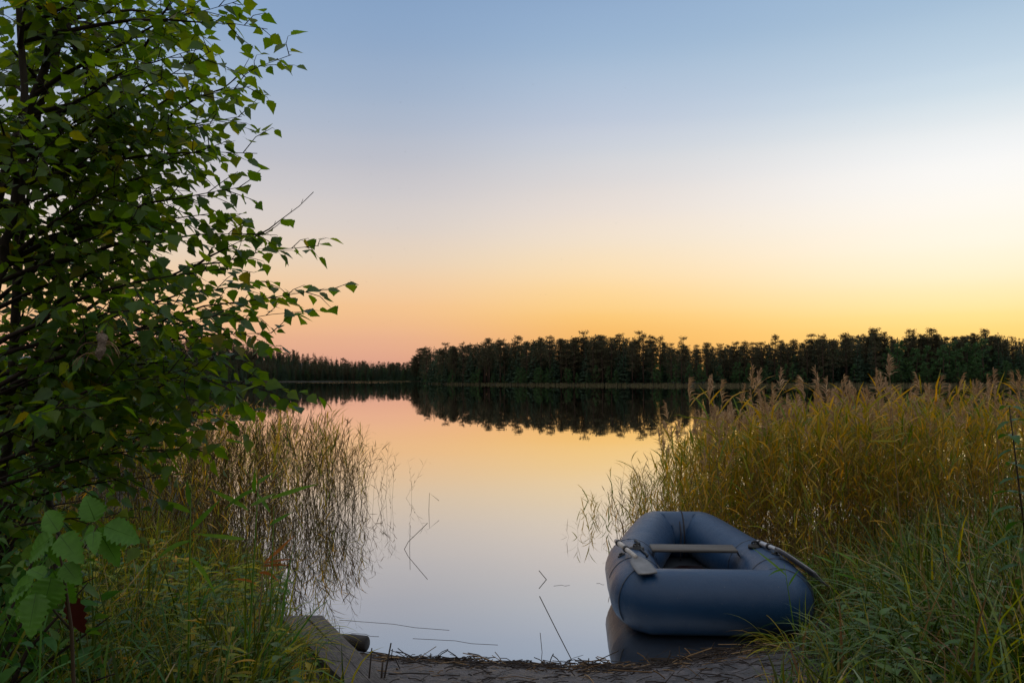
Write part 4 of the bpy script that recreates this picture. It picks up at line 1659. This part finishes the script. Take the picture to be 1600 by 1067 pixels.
def leafy_branch(bm, lm_, p0, p1, r, rad=.009, tw=(.12, .34), ln=(.046, .070), gap=.055, lgap=.034, start=.22, sag=.06, bare=False, origin=Vector((0, 0, 0))):
    """a branch from p0 to p1 with alternate twigs that carry leaves"""
    L_ = (p1 - p0).length
    k = max(4, int(L_ / .12))
    dirn = (p1 - p0).normalized()
    pts = []
    for i in range(k + 1):
        t = i / k
        q = p0.lerp(p1, t) + Vector((0, 0, sag * L_ * math.sin(PI * t))) + rv(r) * (.012 * L_ * math.sin(PI * t))
        pts.append(q)
    bm.tube([q - origin for q in pts], [max(.0013, rad * (1 - t / k) ** 1.1) for t in range(k + 1)], 5, 0, caps=False)
    if bare: return
    dist = start * L_ if start < 1 else .1
    ang = r.uniform(0, 6.28)
    while dist <= L_:
        f = dist / L_ * k
        a = min(int(f), k - 1)
        q = pts[a].lerp(pts[a + 1], f - a)
        ang += 2.4 + r.uniform(-.6, .6)
        sd = dirn.cross(Vector((0, 0, 1)))
        if sd.length < .1: sd = Vector((1, 0, 0))
        sd.normalize()
        u2 = sd.cross(dirn)
        tdir = (dirn * r.uniform(.7, 1.2) + sd * math.cos(ang) * .9 + u2 * math.sin(ang) * .7 + Vector((0, 0, -.12))).normalized()
        tl = r.uniform(*tw) * (1 - .55 * dist / L_) * min(1, L_ / .6)
        e = q + tdir * tl + Vector((0, 0, -.10 * tl))
        m1 = q.lerp(e, .5) + Vector((0, 0, .04 * tl)) + rv(r) * .01
        bm.tube([q - origin, m1 - origin, e - origin], [.0022, .0016, .0010], 3, 0, caps=False)
        nl = max(2, int(tl / lgap))
        for j in range(nl + 1):
            t = (j + .4) / (nl + .4)
            lp = q.lerp(m1, t * 2) if t < .5 else m1.lerp(e, t * 2 - 1)
            sg = 1 if j % 2 else -1
            sv = tdir.cross(Vector((0, 0, 1)))
            if sv.length < .1: sv = Vector((1, 0, 0))
            sv.normalize()
            ld = (tdir * .55 + sv * sg * .75 + Vector((0, 0, r.uniform(-.9, .05))) + rv(r) * .3).normalized()
            pet = lp + ld * .012
            bm.tube([lp - origin, pet - origin], [.0007, .0006], 3, 0, caps=False)
            nrm = (Vector((0, 0, 1)) + rv(r) * .75).normalized()
            birch_leaf(lm_, pet - origin, ld, nrm, r.uniform(*ln) * (r.uniform(.6, .9) if r.random() < .25 else 1), 0, r)
        dist += gap * r.uniform(.7, 1.4)


def birch():
    r = random.Random(21)
    base = Vector((-2.3, 3.2, ground_z(-2.3, 3.2) - .05))
    root = empty('birch_tree', base)
    tag(root, 'birch with several slanting dark stems and toothed green leaves filling the left side', 'birch')
    stems = [
        [base, Vector((-2.12, 3.2, 1.3)), P(12, 240, 3.2), P(115, 0, 3.2), P(180, -140, 3.2)],
        [base + Vector((.12, .2, 0)), Vector((-2.0, 3.4, 1.4)), P(38, 248, 3.4), P(63, 168, 3.4), P(95, 66, 3.4), P(126, 0, 3.4), P(190, -140, 3.4)],
        [base + Vector((.18, -.25, 0)), Vector((-1.95, 2.95, 1.2)), P(-4, 440, 2.95), P(14, 360, 2.95), P(40, 220, 2.95), P(30, 60, 2.95), P(40, -120, 2.95)],
        [base + Vector((.3, .35, 0)), Vector((-1.95, 3.7, .9)), P(40, 640, 3.7), P(75, 480, 3.7), P(120, 330, 3.7), P(180, 160, 3.7)],
    ]
    rad = [.024, .021, .022, .017]
    for pts, r0 in zip(stems, rad):
        mb = MB()
        k = len(pts)
        pp = []
        for i in range(k - 1):
            for j in range(4): pp.append(pts[i].lerp(pts[i + 1], j / 4) + rv(r) * .008)
        pp.append(pts[-1])
        n = len(pp)
        mb.tube([q - base for q in pp], [r0 * (1 - .62 * i / n) for i in range(n)], 9)
        mb.build('trunk', M['bark'], root)

    def at_z(pts, z):
        for a, c in zip(pts, pts[1:]):
            if a.z <= z <= c.z: return a.lerp(c, (z - a.z) / (c.z - a.z))
        return pts[-1] if z > pts[-1].z else pts[0]

    tips = [((372, 2), 3.2), ((455, 86), 3.1), ((418, 46), 3.3), ((392, 135), 3.0), ((378, 182), 3.4), ((402, 240), 3.2), ((392, 290), 3.0), ((375, 335), 3.5),
            ((420, 365), 3.1), ((498, 384), 3.2), ((528, 451), 3.0), ((474, 487), 3.3), ((425, 520), 3.1), ((405, 560), 3.4), ((428, 605), 2.9), ((395, 640), 3.2),
            ((340, 660), 3.5), ((330, 700), 2.9), ((250, 745), 3.1), ((300, 25), 3.5), ((330, 80), 2.7), ((310, 150), 3.6), ((330, 230), 2.8), ((300, 300), 3.7),
            ((350, 420), 2.7), ((420, 440), 3.5), ((360, 490), 2.8), ((300, 540), 3.6), ((330, 590), 2.7), ((270, 630), 3.7), ((200, 690), 2.8), ((240, 95), 2.6), ((225, 350), 2.6),
            ((180, 420), 3.9), ((250, 470), 2.5), ((150, 540), 2.6), ((200, 600), 3.9), ((120, 640), 2.5), ((90, 720), 2.9), ((180, 200), 3.8), ((200, 30), 3.8), ((215, -40), 3.0), ((300, -30), 3.2)]
    for _ in range(46):
        tips.append(((r.uniform(-30, 335), r.uniform(-50, 690)), r.uniform(2.45, 4.1)))
    for _ in range(10):
        tips.append(((r.uniform(-60, 210), r.uniform(-60, 330)), r.uniform(2.45, 4.1)))
    crown = MB()
    for (q, Y) in tips:
        tip = P(*q, Y)
        st = r.choice(stems)
        L_ = max(.35, tip.x + 2.0)
        z0 = tip.z - r.uniform(.12, .34) * L_ - .05
        p0 = at_z(st, max(.9, z0))
        bm = MB()
        long_ = q[0] > 440
        leafy_branch(bm, crown, p0, tip, r, .011, (.10, .24) if long_ else (.14, .36), start=.25, origin=base, gap=.052, lgap=.034)
        bm.build('branch', M['twig'], root)
    for i in range(26):                       # limbs towards and away from the camera, and to the left
        st = r.choice(stems)
        p0 = at_z(st, r.uniform(1.0, 3.1))
        a = r.uniform(0, 6.28)
        ln = r.uniform(.5, .95)
        tip = p0 + Vector((math.cos(a) * ln * .8, math.sin(a) * ln, r.uniform(-.05, .35)))
        tip.x = min(tip.x, -1.15)
        if tip.y < 2.25: tip.y = 2.25
        bm = MB()
        leafy_branch(bm, crown, p0, tip, r, .009, (.14, .34), start=.2, origin=base)
        bm.build('branch', M['twig'], root)
    # the bare shoot
    bm = MB()
    p0, p1 = P(395, 372, 3.1), P(490, 300, 3.1)
    leafy_branch(bm, crown, P(300, 420, 3.1), p0, r, .006, origin=base, gap=.07)
    leafy_branch(bm, crown, p0, p1, r, .0035, bare=True, sag=-.05, origin=base)
    for t in (.35, .62, .8):
        q = p0.lerp(p1, t) + Vector((0, 0, -.05 * (p1 - p0).length * math.sin(PI * t)))
        bm.tube([q - base, q - base + Vector((.006, 0, .016))], [.0012, .0008], 3)
    bm.build('bare_shoot', M['twig'], root)
    crown.build('crown', M['birch_leaf'], root)
    return root


birch()


# ------------------------------------------------------------------ bushes under and behind the birch
def bush(loc, h, wdt, n, seed, label, ln=(.05, .085), mat='shrub_leaf', group=None):
    r = random.Random(seed)
    b = Vector((loc[0], loc[1], max(0, ground_z(loc[0], loc[1])) - .03))
    root = empty('bush', b)
    tag(root, label, 'bush', group)
    bm, lf = MB(), MB()
    for i in range(n):
        a = r.uniform(0, 6.28)
        q = math.sqrt(r.random())
        tip = Vector((math.cos(a) * wdt * q, math.sin(a) * wdt * q * .8, h * r.uniform(.45, 1.0) * (1 - .35 * q)))
        mid = tip * .5 + Vector((0, 0, .12 * h))
        bm.tube([(0, 0, 0), mid, tip], [.012, .007, .002], 4, caps=False)
        nl = int(24 * h)
        for k in range(nl):
            t = .18 + .82 * r.random()
            p = (mid * (2 * t) if t < .5 else mid.lerp(tip, 2 * t - 1)) + rv(r) * .09
            d = (rv(r) + Vector((0, 0, -.25)) + (tip - mid).normalized() * .6).normalized()
            l_ = r.uniform(*ln)
            leaf_plate(lf, p, d, (Vector((0, 0, 1)) + rv(r) * .8).normalized(), l_, l_ * r.uniform(.42, .6), 0, 6, .06, .2)
    bm.build('stems', M['twig'], root)
    lf.build('crown', M[mat], root)
    return root


bush((-2.05, 3.15), 1.15, .62, 40, 1, 'dark leafy bush under the birch at the left edge')
bush((-1.62, 2.55), .85, .42, 24, 2, 'low dark bush behind the bramble cane', (.045, .075))
bush((-3.4, 5.2), 1.75, .95, 50, 3, 'dark bush behind the birch, before the left reeds', (.06, .10))
bush((-5.0, 7.4), 2.1, 1.3, 60, 4, 'farthest dark bush on the left bank behind the birch', (.07, .12))

# dried seed head hanging in the birch
c = P(158, 520, 2.3)
root = empty('seed_head', c)
tag(root, 'pale withered seed head with trailing threads caught in the birch leaves', 'seed head')
vs, fs = [], []
for i in range(11):
    t = i / 10
    z = -.075 * t
    rad_ = .013 * math.sin(PI * (.12 + .85 * t)) ** .7 * (1 + .3 * math.sin(t * 11))
    for j in range(10):
        th = 2 * PI * j / 10
        k = 1 + .45 * noise.noise((math.cos(th) * 2, math.sin(th) * 2, t * 6))
        vs.append((math.cos(th) * rad_ * k + .004 * math.sin(t * 5), math.sin(th) * rad_ * k, z))
for i in range(10):
    for j in range(10): fs.append((i * 10 + j, i * 10 + (j + 1) % 10, (i + 1) * 10 + (j + 1) % 10, (i + 1) * 10 + j))
fs += [tuple(range(10)), tuple(range(109, 99, -1))]
mb = MB(); mb.add(vs, fs); mb.build('fluff_body', M['fluff'], root)
tm = MB()
r = random.Random(3)
for i in range(16):
    a = r.uniform(0, 6.28)
    p = Vector((.008 * math.cos(a), .008 * math.sin(a), -r.uniform(0, .07)))
    pts = [p]
    d = Vector((math.cos(a), math.sin(a) * .6, r.uniform(.1, .6))).normalized()
    for k in range(5):
        p = p + d * r.uniform(.010, .018)
        d = (d + Vector((0, 0, -.55))).normalized()
        pts.append(p)
    tm.tube(pts, [.0010] * 6, 4)
tm.build('threads', M['dry_reed'], root)

# ------------------------------------------------------------------ midges over the water
r = random.Random(12)
mp_ = None
spots = [(r.gauss(590, 55), r.uniform(90, 520)) for _ in range(46)] + [(r.uniform(700, 1250), r.uniform(130, 480)) for _ in range(14)] + [(1159, 441), (1335, 192)]
for i, (px, py) in enumerate(spots):
    Y = r.uniform(4, 9)
    if mp_ is None:
        mb = MB()
        mb.tube([(-.0022, 0, 0), (-.0008, 0, .0005), (.001, 0, .0006), (.0022, 0, 0)], [.0003, .0007, .0008, .0004], 5)
        mp_ = mb.build('midge', M['midge'])
        wg = MB()
        for sg in (-1, 1):
            wg.add([(.0006, 0, .001), (-.0006, sg * .0028, .0022), (-.0018, sg * .0024, .002), (-.0006, 0, .001)][:3], [(0, 1, 2)])
        wg.build('wings', M['midge'], mp_)
        o = mp_
    else:
        o = copy_tree(mp_)
    o.location = P(px, py, Y)
    o.rotation_euler = (r.uniform(-.4, .4), r.uniform(-.4, .4), r.uniform(0, 6.28))
    tag(o, 'tiny dark midge hovering over the lake against the evening sky', 'midge', 'midges over the lake')
